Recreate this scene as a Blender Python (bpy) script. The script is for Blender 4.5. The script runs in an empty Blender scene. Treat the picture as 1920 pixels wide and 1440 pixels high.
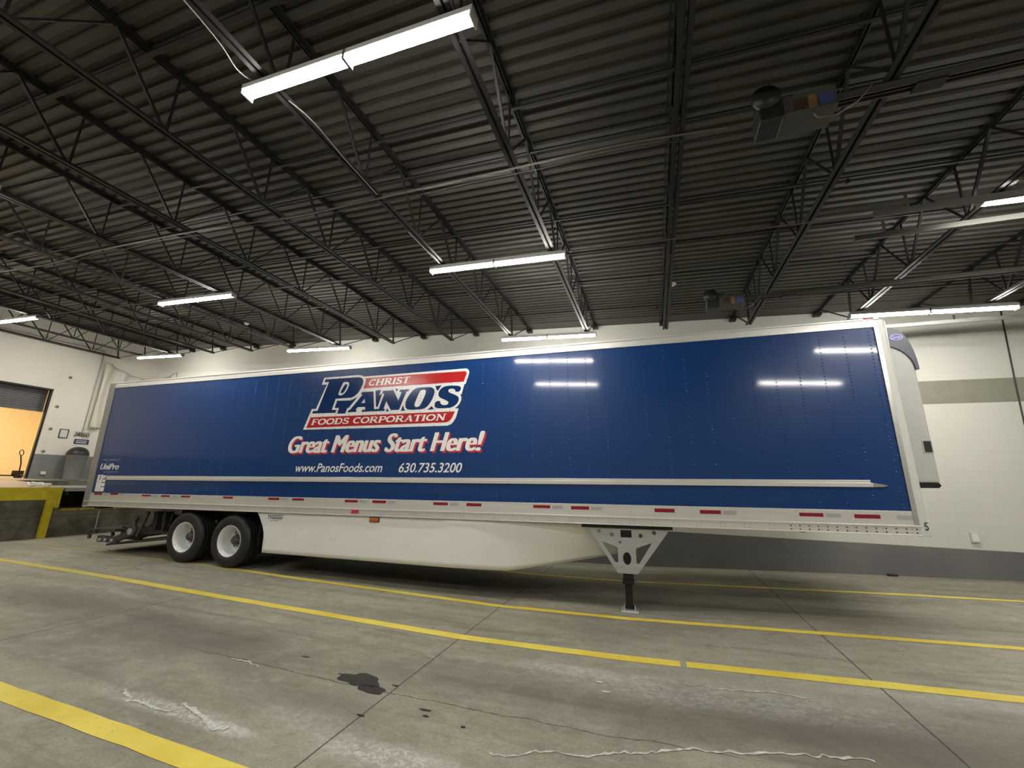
import bpy, bmesh, math, random
from mathutils import Matrix, Vector, Quaternion
random.seed(7)
PI = math.pi
sc = bpy.context.scene
COL = sc.collection

# ------------------------------------------------------------------ camera
F_PX = 761.617
YAW, PITCH, ROLL = -0.33448822, 0.23719554, 0.0264632493
CAM = Vector((12.7867636, -6.20871792, 1.80948885))
cy, sy, cp, sp = math.cos(YAW), math.sin(YAW), math.cos(PITCH), math.sin(PITCH)
fw = Vector((sy*cp, cy*cp, sp)); rt = Vector((cy, -sy, 0)); up = rt.cross(fw)
cr, sr = math.cos(ROLL), math.sin(ROLL)
r2 = cr*rt + sr*up; u2 = -sr*rt + cr*up
cd = bpy.data.cameras.new('camera'); cam = bpy.data.objects.new('camera', cd); COL.objects.link(cam)
cd.sensor_fit = 'HORIZONTAL'; cd.sensor_width = 36.0; cd.lens = F_PX/1920*36.0
cd.clip_start = 0.05; cd.clip_end = 200
cam.matrix_world = Matrix(((r2.x, u2.x, -fw.x, CAM.x), (r2.y, u2.y, -fw.y, CAM.y), (r2.z, u2.z, -fw.z, CAM.z), (0, 0, 0, 1)))
sc.camera = cam

# ------------------------------------------------------------------ world, exposure, light levels
w = bpy.data.worlds.new('world'); sc.world = w; w.use_nodes = True
w.node_tree.nodes['Background'].inputs[0].default_value = (0.02, 0.02, 0.022, 1)
w.node_tree.nodes['Background'].inputs[1].default_value = 0.3
sc.view_settings.view_transform = 'Standard'; sc.view_settings.look = 'None'
sc.view_settings.gamma = 1.0; sc.view_settings.use_curve_mapping = False
sc.view_settings.exposure = 0.0
TUBE_STRENGTH = 108.0
TUBE_COLOR = (1.0, 0.965, 0.90)
WARM_LAMP_W = 620.0

# ------------------------------------------------------------------ materials
def new_mat(name):
    m = bpy.data.materials.new(name); m.use_nodes = True
    nt = m.node_tree; b = nt.nodes['Principled BSDF']
    return m, nt, b
def N(nt, t, **kw):
    n = nt.nodes.new(t)
    for k, v in kw.items(): setattr(n, k, v)
    return n
def mth(nt, op, a=None, b=None, c=None, clamp=False):
    n = N(nt, 'ShaderNodeMath', operation=op, use_clamp=clamp)
    for i, v in enumerate((a, b, c)):
        if v is None: continue
        if isinstance(v, (int, float)): n.inputs[i].default_value = v
        else: nt.links.new(v, n.inputs[i])
    return n.outputs[0]
def mix(nt, f, a, b):
    n = N(nt, 'ShaderNodeMix', data_type='RGBA')
    for i, v in ((0, f), (6, a), (7, b)):
        if isinstance(v, (int, float)): n.inputs[i].default_value = v
        elif isinstance(v, tuple): n.inputs[i].default_value = (*v[:3], 1)
        else: nt.links.new(v, n.inputs[i])
    return n.outputs[2]
def noise(nt, scale, detail=4, rough=0.55, vec=None, dist=0.0):
    n = N(nt, 'ShaderNodeTexNoise'); n.inputs['Scale'].default_value = scale
    n.inputs['Detail'].default_value = detail; n.inputs['Roughness'].default_value = rough
    n.inputs['Distortion'].default_value = dist
    if vec is not None: nt.links.new(vec, n.inputs['Vector'])
    return n.outputs['Fac']
def ramp(nt, f, lo, hi):
    n = N(nt, 'ShaderNodeMapRange', clamp=True); n.interpolation_type = 'SMOOTHSTEP'
    nt.links.new(f, n.inputs[0]); n.inputs[1].default_value = lo; n.inputs[2].default_value = hi
    return n.outputs[0]
def objco(nt): return N(nt, 'ShaderNodeTexCoord').outputs['Object']
def mapped(nt, vec, sc_=(1, 1, 1)):
    n = N(nt, 'ShaderNodeMapping'); nt.links.new(vec, n.inputs[0]); n.inputs['Scale'].default_value = sc_
    return n.outputs[0]
def bump(nt, b, h, strength=0.3, dist=0.01):
    n = N(nt, 'ShaderNodeBump'); n.inputs['Strength'].default_value = strength; n.inputs['Distance'].default_value = dist
    nt.links.new(h, n.inputs['Height']); nt.links.new(n.outputs[0], b.inputs['Normal'])
def simple(name, col, rough=0.5, metal=0.0, var=0.0, nscale=8.0, bumpy=0.0, coat=0.0):
    m, nt, b = new_mat(name)
    b.inputs['Roughness'].default_value = rough; b.inputs['Metallic'].default_value = metal
    b.inputs['Coat Weight'].default_value = coat
    co = objco(nt); nz = noise(nt, nscale, 5, 0.6, co)
    if var > 0:
        c = mix(nt, ramp(nt, nz, 0.3, 0.7), tuple(x*(1-var) for x in col), tuple(min(1, x*(1+var)) for x in col))
        nt.links.new(c, b.inputs['Base Color'])
    else:
        b.inputs['Base Color'].default_value = (*col, 1)
    if bumpy: bump(nt, b, nz, bumpy, 0.01)
    return m

def make_floor_mat():
    m, nt, b = new_mat('worn_concrete')
    co = objco(nt)
    sep = N(nt, 'ShaderNodeSeparateXYZ'); nt.links.new(co, sep.inputs[0]); X, Y = sep.outputs[0], sep.outputs[1]
    st = mapped(nt, co, (0.35, 1.0, 1.0))
    big = noise(nt, 0.55, 5, 0.6, st, 0.4)
    mid = noise(nt, 2.2, 8, 0.68, st, 0.3)
    fine = noise(nt, 60, 6, 0.75, co)
    streak = noise(nt, 3.0, 6, 0.6, mapped(nt, co, (0.12, 1.6, 1)), 0.2)
    c = mix(nt, ramp(nt, big, 0.32, 0.68), (0.270, 0.250, 0.186), (0.430, 0.405, 0.312))
    c = mix(nt, mth(nt, 'MULTIPLY', ramp(nt, mid, 0.45, 0.75), 0.6), c, (0.50, 0.475, 0.38))
    c = mix(nt, mth(nt, 'MULTIPLY', ramp(nt, streak, 0.50, 0.72), 0.60), c, (0.175, 0.160, 0.118))
    c = mix(nt, mth(nt, 'MULTIPLY', ramp(nt, fine, 0.35, 0.7), 0.45), c, (0.13, 0.12, 0.095))
    grain = noise(nt, 240, 3, 0.8, co); spk = noise(nt, 34, 3, 0.9, co); cloud = noise(nt, 5.5, 10, 0.78, mapped(nt, co, (0.6, 1, 1)), 0.6)
    c = mix(nt, mth(nt, 'MULTIPLY', ramp(nt, cloud, 0.50, 0.66), 0.38), c, (0.53, 0.51, 0.42))
    c = mix(nt, mth(nt, 'MULTIPLY', ramp(nt, cloud, 0.50, 0.34), 0.45), c, (0.170, 0.155, 0.112))
    c = mix(nt, mth(nt, 'MULTIPLY', ramp(nt, spk, 0.66, 0.74), 0.65), c, (0.075, 0.068, 0.052))
    c = mix(nt, mth(nt, 'MULTIPLY', ramp(nt, grain, 0.45, 0.75), 0.30), c, (0.12, 0.11, 0.085))
    warp = noise(nt, 1.6, 6, 0.7, co)
    wv = mth(nt, 'MULTIPLY', mth(nt, 'SUBTRACT', warp, 0.5), 1.5)
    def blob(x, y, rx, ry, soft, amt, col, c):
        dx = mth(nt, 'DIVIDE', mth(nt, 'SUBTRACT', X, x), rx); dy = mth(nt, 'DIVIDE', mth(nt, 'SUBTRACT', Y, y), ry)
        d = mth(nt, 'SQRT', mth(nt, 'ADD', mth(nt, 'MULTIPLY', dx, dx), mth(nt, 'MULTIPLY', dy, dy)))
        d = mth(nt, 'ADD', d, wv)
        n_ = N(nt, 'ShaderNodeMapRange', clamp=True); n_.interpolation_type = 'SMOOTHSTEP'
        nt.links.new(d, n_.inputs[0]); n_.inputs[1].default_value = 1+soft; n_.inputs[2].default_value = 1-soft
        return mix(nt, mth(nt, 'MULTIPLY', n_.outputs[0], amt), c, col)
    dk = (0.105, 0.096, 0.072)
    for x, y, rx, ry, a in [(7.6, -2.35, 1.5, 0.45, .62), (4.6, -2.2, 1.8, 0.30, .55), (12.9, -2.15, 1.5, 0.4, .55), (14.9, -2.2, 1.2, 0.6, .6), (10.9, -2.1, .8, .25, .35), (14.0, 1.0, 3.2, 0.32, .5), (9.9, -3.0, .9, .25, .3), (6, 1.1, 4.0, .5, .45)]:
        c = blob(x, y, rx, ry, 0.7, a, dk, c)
    lt = (0.66, 0.655, 0.60)
    crust = ramp(nt, noise(nt, 22, 8, 0.8, mapped(nt, co, (0.7, 1, 1)), 0.8), 0.44, 0.60)
    base_c = c
    for x, y, rx, ry, a in [(11.0, -3.35, .6, .12, .85), (9.0, -3.48, .8, .08, .8), (9.6, -3.5, .35, .06, .8), (13.2, -1.75, 1.5, .25, .42), (10.1, -3.2, .5, .12, .3), (15.2, -1.3, 1.2, .12, .35), (12.0, -1.6, .5, .1, .4)]:
        c = blob(x, y, rx, ry, 0.6, a, lt, c)
    c = mix(nt, mth(nt, 'ADD', 0.25, mth(nt, 'MULTIPLY', crust, 0.75)), base_c, c)
    # saw-cut joints across the lanes and the hairline crack along them
    def line(coord, x, wd, amt, c, wob=0.0, gate=None):
        cc = coord if not wob else mth(nt, 'ADD', coord, mth(nt, 'MULTIPLY', mth(nt, 'SUBTRACT', warp, .5), wob))
        d = mth(nt, 'ABSOLUTE', mth(nt, 'SUBTRACT', cc, x))
        f = mth(nt, 'MULTIPLY', mth(nt, 'LESS_THAN', d, wd), amt)
        if gate is not None: f = mth(nt, 'MULTIPLY', f, gate)
        return mix(nt, f, c, (0.03, 0.028, 0.022))
    for x in (5.9, 10.45, 14.60, 19.1): c = line(X, x, 0.007, 0.85, c, 0.03)
    g = mth(nt, 'MULTIPLY', ramp(nt, X, 7.6, 8.4), mth(nt, 'SUBTRACT', 1.0, ramp(nt, X, 12.8, 13.6)))
    c = line(Y, -2.60, 0.006, 0.75, c, 0.14, g)
    nt.links.new(c, b.inputs['Base Color'])
    r = mth(nt, 'ADD', 0.48, mth(nt, 'MULTIPLY', mid, 0.3)); nt.links.new(r, b.inputs['Roughness'])
    bump(nt, b, mth(nt, 'ADD', mth(nt, 'MULTIPLY', fine, 0.6), mid), 0.25, 0.01)
    return m
def make_paint_line_mat():
    m, nt, b = new_mat('yellow_line_paint')
    co = objco(nt)
    nz = noise(nt, 14, 8, 0.75, co); n2 = noise(nt, 1.3, 4, 0.6, co); n3 = noise(nt, 90, 4, 0.7, co)
    y = mix(nt, ramp(nt, n2, .3, .7), (0.78, 0.60, 0.06), (0.92, 0.76, 0.12))
    wear = mth(nt, 'MAXIMUM', mth(nt, 'MULTIPLY', ramp(nt, nz, 0.56, 0.70), 0.55), mth(nt, 'MULTIPLY', ramp(nt, n3, .5, .8), .25))
    sep = N(nt, 'ShaderNodeSeparateXYZ'); nt.links.new(co, sep.inputs[0])
    old = mth(nt, 'MULTIPLY', mth(nt, 'SUBTRACT', 0.88, mth(nt, 'MULTIPLY', ramp(nt, sep.outputs[0], 2.5, 7.0), 0.88)), mth(nt, 'ADD', 0.45, mth(nt, 'MULTIPLY', mth(nt, 'GREATER_THAN', sep.outputs[1], -0.3), 0.55)))
    wear = mth(nt, 'MAXIMUM', wear, old)
    nt.links.new(mix(nt, wear, y, (0.30, 0.27, 0.17)), b.inputs['Base Color'])
    b.inputs['Roughness'].default_value = 0.55
    return m
def make_block_mat(name, axis, split, upper, lower, origin=0.0):
    m, nt, b = new_mat(name)
    co = objco(nt); sep = N(nt, 'ShaderNodeSeparateXYZ'); nt.links.new(co, sep.inputs[0])
    cmb = N(nt, 'ShaderNodeCombineXYZ'); nt.links.new(sep.outputs[axis], cmb.inputs[0]); nt.links.new(sep.outputs[2], cmb.inputs[1])
    br = N(nt, 'ShaderNodeTexBrick'); nt.links.new(cmb.outputs[0], br.inputs['Vector'])
    br.inputs['Scale'].default_value = 1.0; br.inputs['Brick Width'].default_value = 0.406; br.inputs['Row Height'].default_value = 0.203
    br.inputs['Mortar Size'].default_value = 0.006; br.inputs['Mortar Smooth'].default_value = 0.3
    n1 = noise(nt, 0.8, 6, 0.6, co); n2 = noise(nt, 24, 5, 0.7, co)
    f = mth(nt, 'LESS_THAN', mth(nt, 'ADD', sep.outputs[2], mth(nt, 'MULTIPLY', mth(nt, 'SUBTRACT', n2, .5), .015)), split)
    c = mix(nt, f, upper, lower)
    dirt = mth(nt, 'MULTIPLY', ramp(nt, n1, 0.42, 0.75), 0.14)
    c = mix(nt, dirt, c, tuple(x*0.62 for x in upper))
    c = mix(nt, mth(nt, 'MULTIPLY', br.outputs['Fac'], mth(nt, 'MULTIPLY', n1, 0.12)), c, (0.2, 0.19, 0.16))
    nt.links.new(c, b.inputs['Base Color']); b.inputs['Roughness'].default_value = 0.6
    h = mth(nt, 'SUBTRACT', mth(nt, 'MULTIPLY', n2, .35), br.outputs['Fac'])
    bump(nt, b, h, 0.16, 0.004)
    return m
def make_deck_mat():
    m, nt, b = new_mat('painted_steel_deck')
    co = objco(nt)
    n1 = noise(nt, 0.6, 5, 0.6, co); n2 = noise(nt, 7, 6, 0.7, mapped(nt, co, (0.3, 1, 1)))
    c = mix(nt, ramp(nt, n1, .3, .7), (0.044, 0.043, 0.036), (0.070, 0.068, 0.056))
    c = mix(nt, mth(nt, 'MULTIPLY', ramp(nt, n2, .5, .75), .35), c, (0.05, 0.04, 0.03))
    nt.links.new(c, b.inputs['Base Color']); b.inputs['Roughness'].default_value = 0.55
    return m
def make_panel_mat():
    m, nt, b = new_mat('glossy_blue_panel')
    co = objco(nt); sep = N(nt, 'ShaderNodeSeparateXYZ'); nt.links.new(co, sep.inputs[0])
    b.inputs['Base Color'].default_value = (0.004, 0.042, 0.175, 1)
    b.inputs['Roughness'].default_value = 0.30; b.inputs['Specular IOR Level'].default_value = 0.3
    b.inputs['Coat Weight'].default_value = 0.75; b.inputs['Coat Roughness'].default_value = 0.07
    s = mth(nt, 'SINE', mth(nt, 'MULTIPLY', mth(nt, 'SUBTRACT', sep.outputs[0], 10.9017), 2*PI/0.3108))
    wave = mth(nt, 'ABSOLUTE', s)
    n1 = noise(nt, 1.4, 3, 0.5, mapped(nt, co, (2.2, 1, 0.7)))
    h = mth(nt, 'ADD', mth(nt, 'MULTIPLY', wave, 0.12), n1)
    bump(nt, b, h, 0.45, 0.006)
    return m
def make_alu(name, col=(0.62, 0.61, 0.58), rough=0.34, metal=0.75):
    m, nt, b = new_mat(name)
    co = objco(nt); n1 = noise(nt, 2.5, 3, 0.5, mapped(nt, co, (0.25, 1, 6)))
    c = mix(nt, ramp(nt, n1, .3, .7), tuple(x*0.95 for x in col), tuple(min(1, x*1.03) for x in col))
    nt.links.new(c, b.inputs['Base Color']); b.inputs['Metallic'].default_value = metal
    r = mth(nt, 'ADD', rough-0.02, mth(nt, 'MULTIPLY', n1, 0.05)); nt.links.new(r, b.inputs['Roughness'])
    return m
def emis(name, col, st):
    m, nt, b = new_mat(name)
    b.inputs['Base Color'].default_value = (0.9, 0.9, 0.9, 1)
    b.inputs['Emission Color'].default_value = (*col, 1); b.inputs['Emission Strength'].default_value = st
    return m

M = {}
M['floor'] = make_floor_mat(); M['line'] = make_paint_line_mat()
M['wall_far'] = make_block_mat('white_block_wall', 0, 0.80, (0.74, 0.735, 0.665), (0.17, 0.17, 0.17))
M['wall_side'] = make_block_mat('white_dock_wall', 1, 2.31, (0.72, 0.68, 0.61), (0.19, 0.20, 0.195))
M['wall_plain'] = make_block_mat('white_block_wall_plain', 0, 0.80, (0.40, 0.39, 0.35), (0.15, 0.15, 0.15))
M['cream'] = simple('cream_paint', (0.80, 0.68, 0.46), 0.6, var=0.05)
M['deck'] = make_deck_mat()
M['joist'] = simple('dark_primer_steel', (0.016, 0.015, 0.015), 0.5, 0.1, var=0.25, nscale=5)
M['panel'] = make_panel_mat()
M['rivet'] = simple('blue_rivet_enamel', (0.008, 0.042, 0.15), 0.12)
M['alu'] = make_alu('brushed_aluminium'); M['alu_bright'] = make_alu('bright_aluminium_rail', (0.82, 0.81, 0.77), 0.36, 0.55)
M['alu_dull'] = make_alu('grey_aluminium', (0.36, 0.37, 0.36), 0.45, 0.6)
M['galv'] = make_alu('galvanized_steel', (0.50, 0.52, 0.50), 0.42, 0.5)
M['white'] = simple('white_gloss_paint', (0.66, 0.66, 0.62), 0.3, var=0.02)
M['skirt'] = simple('white_skirt_sheet', (0.86, 0.86, 0.82), 0.42, var=0.02, nscale=2)
M['reefer'] = simple('white_fibreglass', (0.50, 0.50, 0.47), 0.4, var=0.03)
M['decal_white'] = simple('white_vinyl', (0.90, 0.90, 0.88), 0.18)
M['decal_red'] = simple('red_vinyl', (0.52, 0.022, 0.026), 0.18)
M['decal_pink'] = simple('coral_red_vinyl', (0.60, 0.04, 0.06), 0.25)
M['decal_navy'] = simple('navy_vinyl', (0.005, 0.032, 0.130), 0.14)
M['tape_red'] = simple('red_reflective_tape', (0.26, 0.008, 0.02), 0.35)
M['tape_grey'] = simple('silver_reflective_tape', (0.40, 0.41, 0.41), 0.35)
M['rubber'] = simple('tire_rubber', (0.016, 0.016, 0.017), 0.55, var=0.25, nscale=20)
M['rim'] = simple('white_wheel_enamel', (0.78, 0.80, 0.78), 0.28)
M['black'] = simple('black_steel', (0.014, 0.014, 0.015), 0.45, 0.3, var=0.2)
M['frame'] = simple('dark_undercarriage_steel', (0.035, 0.033, 0.032), 0.6, 0.3, var=0.3)
M['lift'] = simple('greasy_grey_steel', (0.085, 0.085, 0.08), 0.5, 0.4, var=0.45, nscale=12)
M['amber'] = simple('amber_lens', (0.55, 0.14, 0.01), 0.15)
M['yellow'] = simple('yellow_dock_paint', (0.55, 0.45, 0.012), 0.5, var=0.12, nscale=6)
M['yellow_worn'] = simple('worn_yellow_paint', (0.30, 0.22, 0.03), 0.7, var=0.5, nscale=10)
M['dock_conc'] = simple('stained_dock_concrete', (0.115, 0.105, 0.078), 0.75, var=0.45, nscale=2.2, bumpy=0.2)
M['dock_top'] = simple('dock_floor_concrete', (0.33, 0.285, 0.235), 0.45, var=0.2, nscale=1.5)
M['pit'] = simple('dark_pit_steel', (0.02, 0.02, 0.02), 0.8, var=0.3)
M['tube'] = emis('glowing_led_lens', TUBE_COLOR, TUBE_STRENGTH)
M['fixture'] = simple('white_fixture_enamel', (0.5, 0.5, 0.48), 0.4)
M['conduit'] = simple('galvanized_conduit', (0.13, 0.125, 0.105), 0.4, 0.5)
M['cord'] = simple('white_power_cord', (0.22, 0.21, 0.18), 0.5)
M['shutter'] = simple('grey_shutter_steel', (0.12, 0.12, 0.12), 0.5, 0.2, var=0.1)
M['bin'] = simple('grey_bin_plastic', (0.27, 0.28, 0.28), 0.5, var=0.05)
M['dark'] = simple('dark_plastic', (0.02, 0.02, 0.02), 0.4)
M['sign_blue'] = simple('navy_sign_enamel', (0.03, 0.035, 0.12), 0.4)
M['sign_white'] = simple('white_sign_paper', (0.62, 0.60, 0.57), 0.6)
M['badge_blue'] = simple('badge_blue', (0.03, 0.04, 0.42), 0.3)
M['cap_grey'] = simple('dark_blue_grey_plastic', (0.055, 0.06, 0.085), 0.3)
M['sheet'] = simple('translucent_plastic_sheet', (0.62, 0.59, 0.52), 0.35)
M['rail'] = make_alu('galvanized_track', (0.10, 0.098, 0.085), 0.45, 0.5)
M['wall_band'] = simple('grey_wall_band', (0.30, 0.295, 0.235), 0.7, var=0.05, nscale=3)
M['effl'] = simple('white_mineral_bloom', (0.60, 0.60, 0.55), 0.8, var=0.25, nscale=30)
M['oil'] = simple('wet_oil', (0.020, 0.018, 0.016), 0.35, var=0.3, nscale=20)
M['label_dark'] = simple('brown_motor_label', (0.05, 0.03, 0.02), 0.5)
M['label_tan'] = simple('tan_motor_label', (0.20, 0.11, 0.06), 0.5)
M['label_blue'] = simple('blue_motor_label', (0.06, 0.07, 0.22), 0.5)
M['opener'] = simple('grey_opener_housing', (0.060, 0.060, 0.052), 0.5)

# ------------------------------------------------------------------ mesh helpers
class MB:
    def __init__(s): s.v = []; s.f = []; s.sm = []
    def add(s, vs, fs, smooth=False):
        o = len(s.v); s.v += [tuple(v) for v in vs]
        for f in fs: s.f.append(tuple(i+o for i in f)); s.sm.append(smooth)
        return s
    def box(s, x0, x1, y0, y1, z0, z1):
        return s.add([(x0, y0, z0), (x1, y0, z0), (x1, y1, z0), (x0, y1, z0), (x0, y0, z1), (x1, y0, z1), (x1, y1, z1), (x0, y1, z1)],
                     [(0, 3, 2, 1), (4, 5, 6, 7), (0, 1, 5, 4), (1, 2, 6, 5), (2, 3, 7, 6), (3, 0, 4, 7)])
    def bar(s, a, b, w_, h, upv=(0, 0, 1)):          # square bar from a to b
        a = Vector(a); b = Vector(b); d = (b-a).normalized(); u = Vector(upv)
        if abs(d.dot(u)) > 0.97: u = Vector((0, 1, 0))
        x = d.cross(u).normalized()*w_/2; y = x.cross(d).normalized()*h/2
        return s.add([a-x-y, a+x-y, a+x+y, a-x+y, b-x-y, b+x-y, b+x+y, b-x+y],
                     [(0, 3, 2, 1), (4, 5, 6, 7), (0, 1, 5, 4), (1, 2, 6, 5), (2, 3, 7, 6), (3, 0, 4, 7)])
    def tube(s, pts, r, n=8, closed=False):
        pts = [Vector(p) for p in pts]; rings = []
        for i, p in enumerate(pts):
            if closed: d = pts[(i+1) % len(pts)]-pts[i-1]
            else: d = pts[min(i+1, len(pts)-1)]-pts[max(i-1, 0)]
            d.normalize(); u = Vector((0, 0, 1)) if abs(d.z) < 0.9 else Vector((1, 0, 0))
            x = d.cross(u).normalized(); y = x.cross(d).normalized()
            rr = r[i] if isinstance(r, (list, tuple)) else r
            rings.append([p+x*rr*math.cos(2*PI*k/n)+y*rr*math.sin(2*PI*k/n) for k in range(n)])
        vs = [v for rg in rings for v in rg]; fs = []
        m = len(rings)
        for i in range(m if closed else m-1):
            for k in range(n):
                j = (i+1) % m; fs.append((i*n+k, i*n+(k+1) % n, j*n+(k+1) % n, j*n+k))
        s.add(vs, fs, True)
        if not closed: s.add(rings[0], [tuple(range(n))[::-1]]); s.add(rings[-1], [tuple(range(n))])
        return s
    def lathe(s, prof, c=(0, 0, 0), axis='y', n=40, smooth=True):   # prof: (r, t)
        vs = []; c = Vector(c)
        for r, t in prof:
            for k in range(n):
                a = 2*PI*k/n; ca, sa = r*math.cos(a), r*math.sin(a)
                p = {'y': (ca, t, sa), 'z': (ca, sa, t), 'x': (t, ca, sa)}[axis]
                vs.append(c+Vector(p))
        fs = []
        for i in range(len(prof)-1):
            for k in range(n): fs.append((i*n+k, i*n+(k+1) % n, (i+1)*n+(k+1) % n, (i+1)*n+k))
        return s.add(vs, fs, smooth)
    def prism(s, poly, y0, y1):                       # poly in (x, z), extruded in y
        n = len(poly)
        vs = [(x, y0, z) for x, z in poly]+[(x, y1, z) for x, z in poly]
        fs = [tuple(range(n)), tuple(range(2*n-1, n-1, -1))]+[(i, i+n, (i+1) % n+n, (i+1) % n) for i in range(n)]
        return s.add(vs, fs)
    def prism_x(s, poly, x0, x1):                     # poly in (y, z)
        n = len(poly)
        vs = [(x0, y, z) for y, z in poly]+[(x1, y, z) for y, z in poly]
        fs = [tuple(range(n)), tuple(range(2*n-1, n-1, -1))]+[(i, i+n, (i+1) % n+n, (i+1) % n) for i in range(n)]
        return s.add(vs, fs)
    def flat(s, poly, y):                              # single face facing -y
        n = len(poly); s.add([(x, y, z) for x, z in poly], [tuple(range(n))]); return s
    def build(s, name, mat, parent=None, bevel=0.0, fixn=True):
        me = bpy.data.meshes.new(name); me.from_pydata(s.v, [], s.f); me.update()
        for p, q in zip(me.polygons, s.sm): p.use_smooth = q
        if fixn:
            bm = bmesh.new(); bm.from_mesh(me); bmesh.ops.recalc_face_normals(bm, faces=bm.faces); bm.to_mesh(me); bm.free()
        mats = mat if isinstance(mat, list) else [mat]
        for m in mats: me.materials.append(m)
        o = bpy.data.objects.new(name, me); COL.objects.link(o)
        if parent: o.parent = parent
        if bevel > 0:
            md = o.modifiers.new('bevel', 'BEVEL'); md.width = bevel; md.segments = 2; md.limit_method = 'ANGLE'; md.angle_limit = 0.6
        return o
def tag(o, label=None, cat=None, group=None, kind=None):
    if label: o['label'] = label
    if cat: o['category'] = cat
    if group: o['group'] = group
    if kind: o['kind'] = kind
    return o
def empty(name, loc=(0, 0, 0), rz=0.0):
    o = bpy.data.objects.new(name, None); COL.objects.link(o); o.location = loc; o.rotation_euler = (0, 0, rz); o.empty_display_size = 0.2
    return o
def tri_poly(poly, holes=()):                           # triangulated polygon with holes -> verts, faces
    from mathutils.geometry import tessellate_polygon
    loops = [[Vector((x, y, 0)) for x, y in poly]]+[[Vector((x, y, 0)) for x, y in h] for h in holes]
    tris = tessellate_polygon(loops); vs = [(v.x, v.y) for l in loops for v in l]
    return vs, tris
def decal(name, polys, depth, mat, parent, holes=()):
    mb = MB()
    for p in polys:
        vs, ts = tri_poly(p, holes)
        mb.add([(x, depth-.000012*len(mb.f), z) for x, z in vs], ts)
    o = mb.build(name, mat, parent, fixn=False)
    return face_dir(o, Vector((0, -1, 0)))
def face_dir(o, d):
    bm = bmesh.new(); bm.from_mesh(o.data)
    fl = [f for f in bm.faces if f.normal.dot(d) < 0]
    bmesh.ops.reverse_faces(bm, faces=fl); bm.to_mesh(o.data); bm.free(); return o
def smooth_poly(P, it=1):                                # Chaikin corner cutting
    for _ in range(it):
        Q = []
        for i in range(len(P)):
            a = P[i]; b = P[(i+1) % len(P)]
            Q += [(a[0]*.75+b[0]*.25, a[1]*.75+b[1]*.25), (a[0]*.25+b[0]*.75, a[1]*.25+b[1]*.75)]
        P = Q
    return P

def text_mesh(txt, bold=0.0, spacing=1.0):
    cu = bpy.data.curves.new('t', 'FONT'); cu.body = txt; cu.size = 1.0; cu.offset = bold; cu.space_character = spacing; cu.resolution_u = 5
    ob = bpy.data.objects.new('t', cu); COL.objects.link(ob)
    dg = bpy.context.evaluated_depsgraph_get(); dg.update()
    me = bpy.data.meshes.new_from_object(ob.evaluated_get(dg))
    vs = [tuple(v.co) for v in me.vertices]; fs = [tuple(p.vertices) for p in me.polygons]
    bpy.data.objects.remove(ob); bpy.data.curves.remove(cu); bpy.data.meshes.remove(me)
    return vs, fs
def text_verts(txt, s0, s1, h0, h1, shear=0.0, bold=0.0, spacing=1.0, cap=None, slope=0.0):
    """fit: x extent s0..s1 measured without shear, baseline h0, cap height top h1"""
    vs, fs = text_mesh(txt, bold, spacing)
    xs = [v[0] for v in vs]; x0, x1 = min(xs), max(xs)
    capv, _ = text_mesh('H', bold); ch = max(v[1] for v in capv); cb = min(v[1] for v in capv)
    k = (s1-s0)/(x1-x0); kh = (h1-h0)/(ch-cb); out = []
    for x, y, z in vs:
        hh = (y-cb)*kh; out.append((s0+(x-x0)*k+shear*hh, h0+hh+slope*(x-x0)*k))
    return out, fs
def text_decal(name, txt, s0, s1, h0, h1, depth, mat, parent, fat=0.0, **kw):
    vs, fs = text_verts(txt, s0+fat, s1-fat, h0, h1, **kw)
    if fat:
        mb = MB()
        for k, d_ in enumerate((-fat, -fat/2, 0, fat/2, fat)): mb.add([(x+d_, depth-.0002*k, z) for x, z in vs], fs)
        return face_dir(mb.build(name, mat, parent, fixn=False), Vector((0, -1, 0)))
    o = MB().add([(x, depth, z) for x, z in vs], fs).build(name, mat, parent, fixn=False)
    return face_dir(o, Vector((0, -1, 0)))

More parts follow.
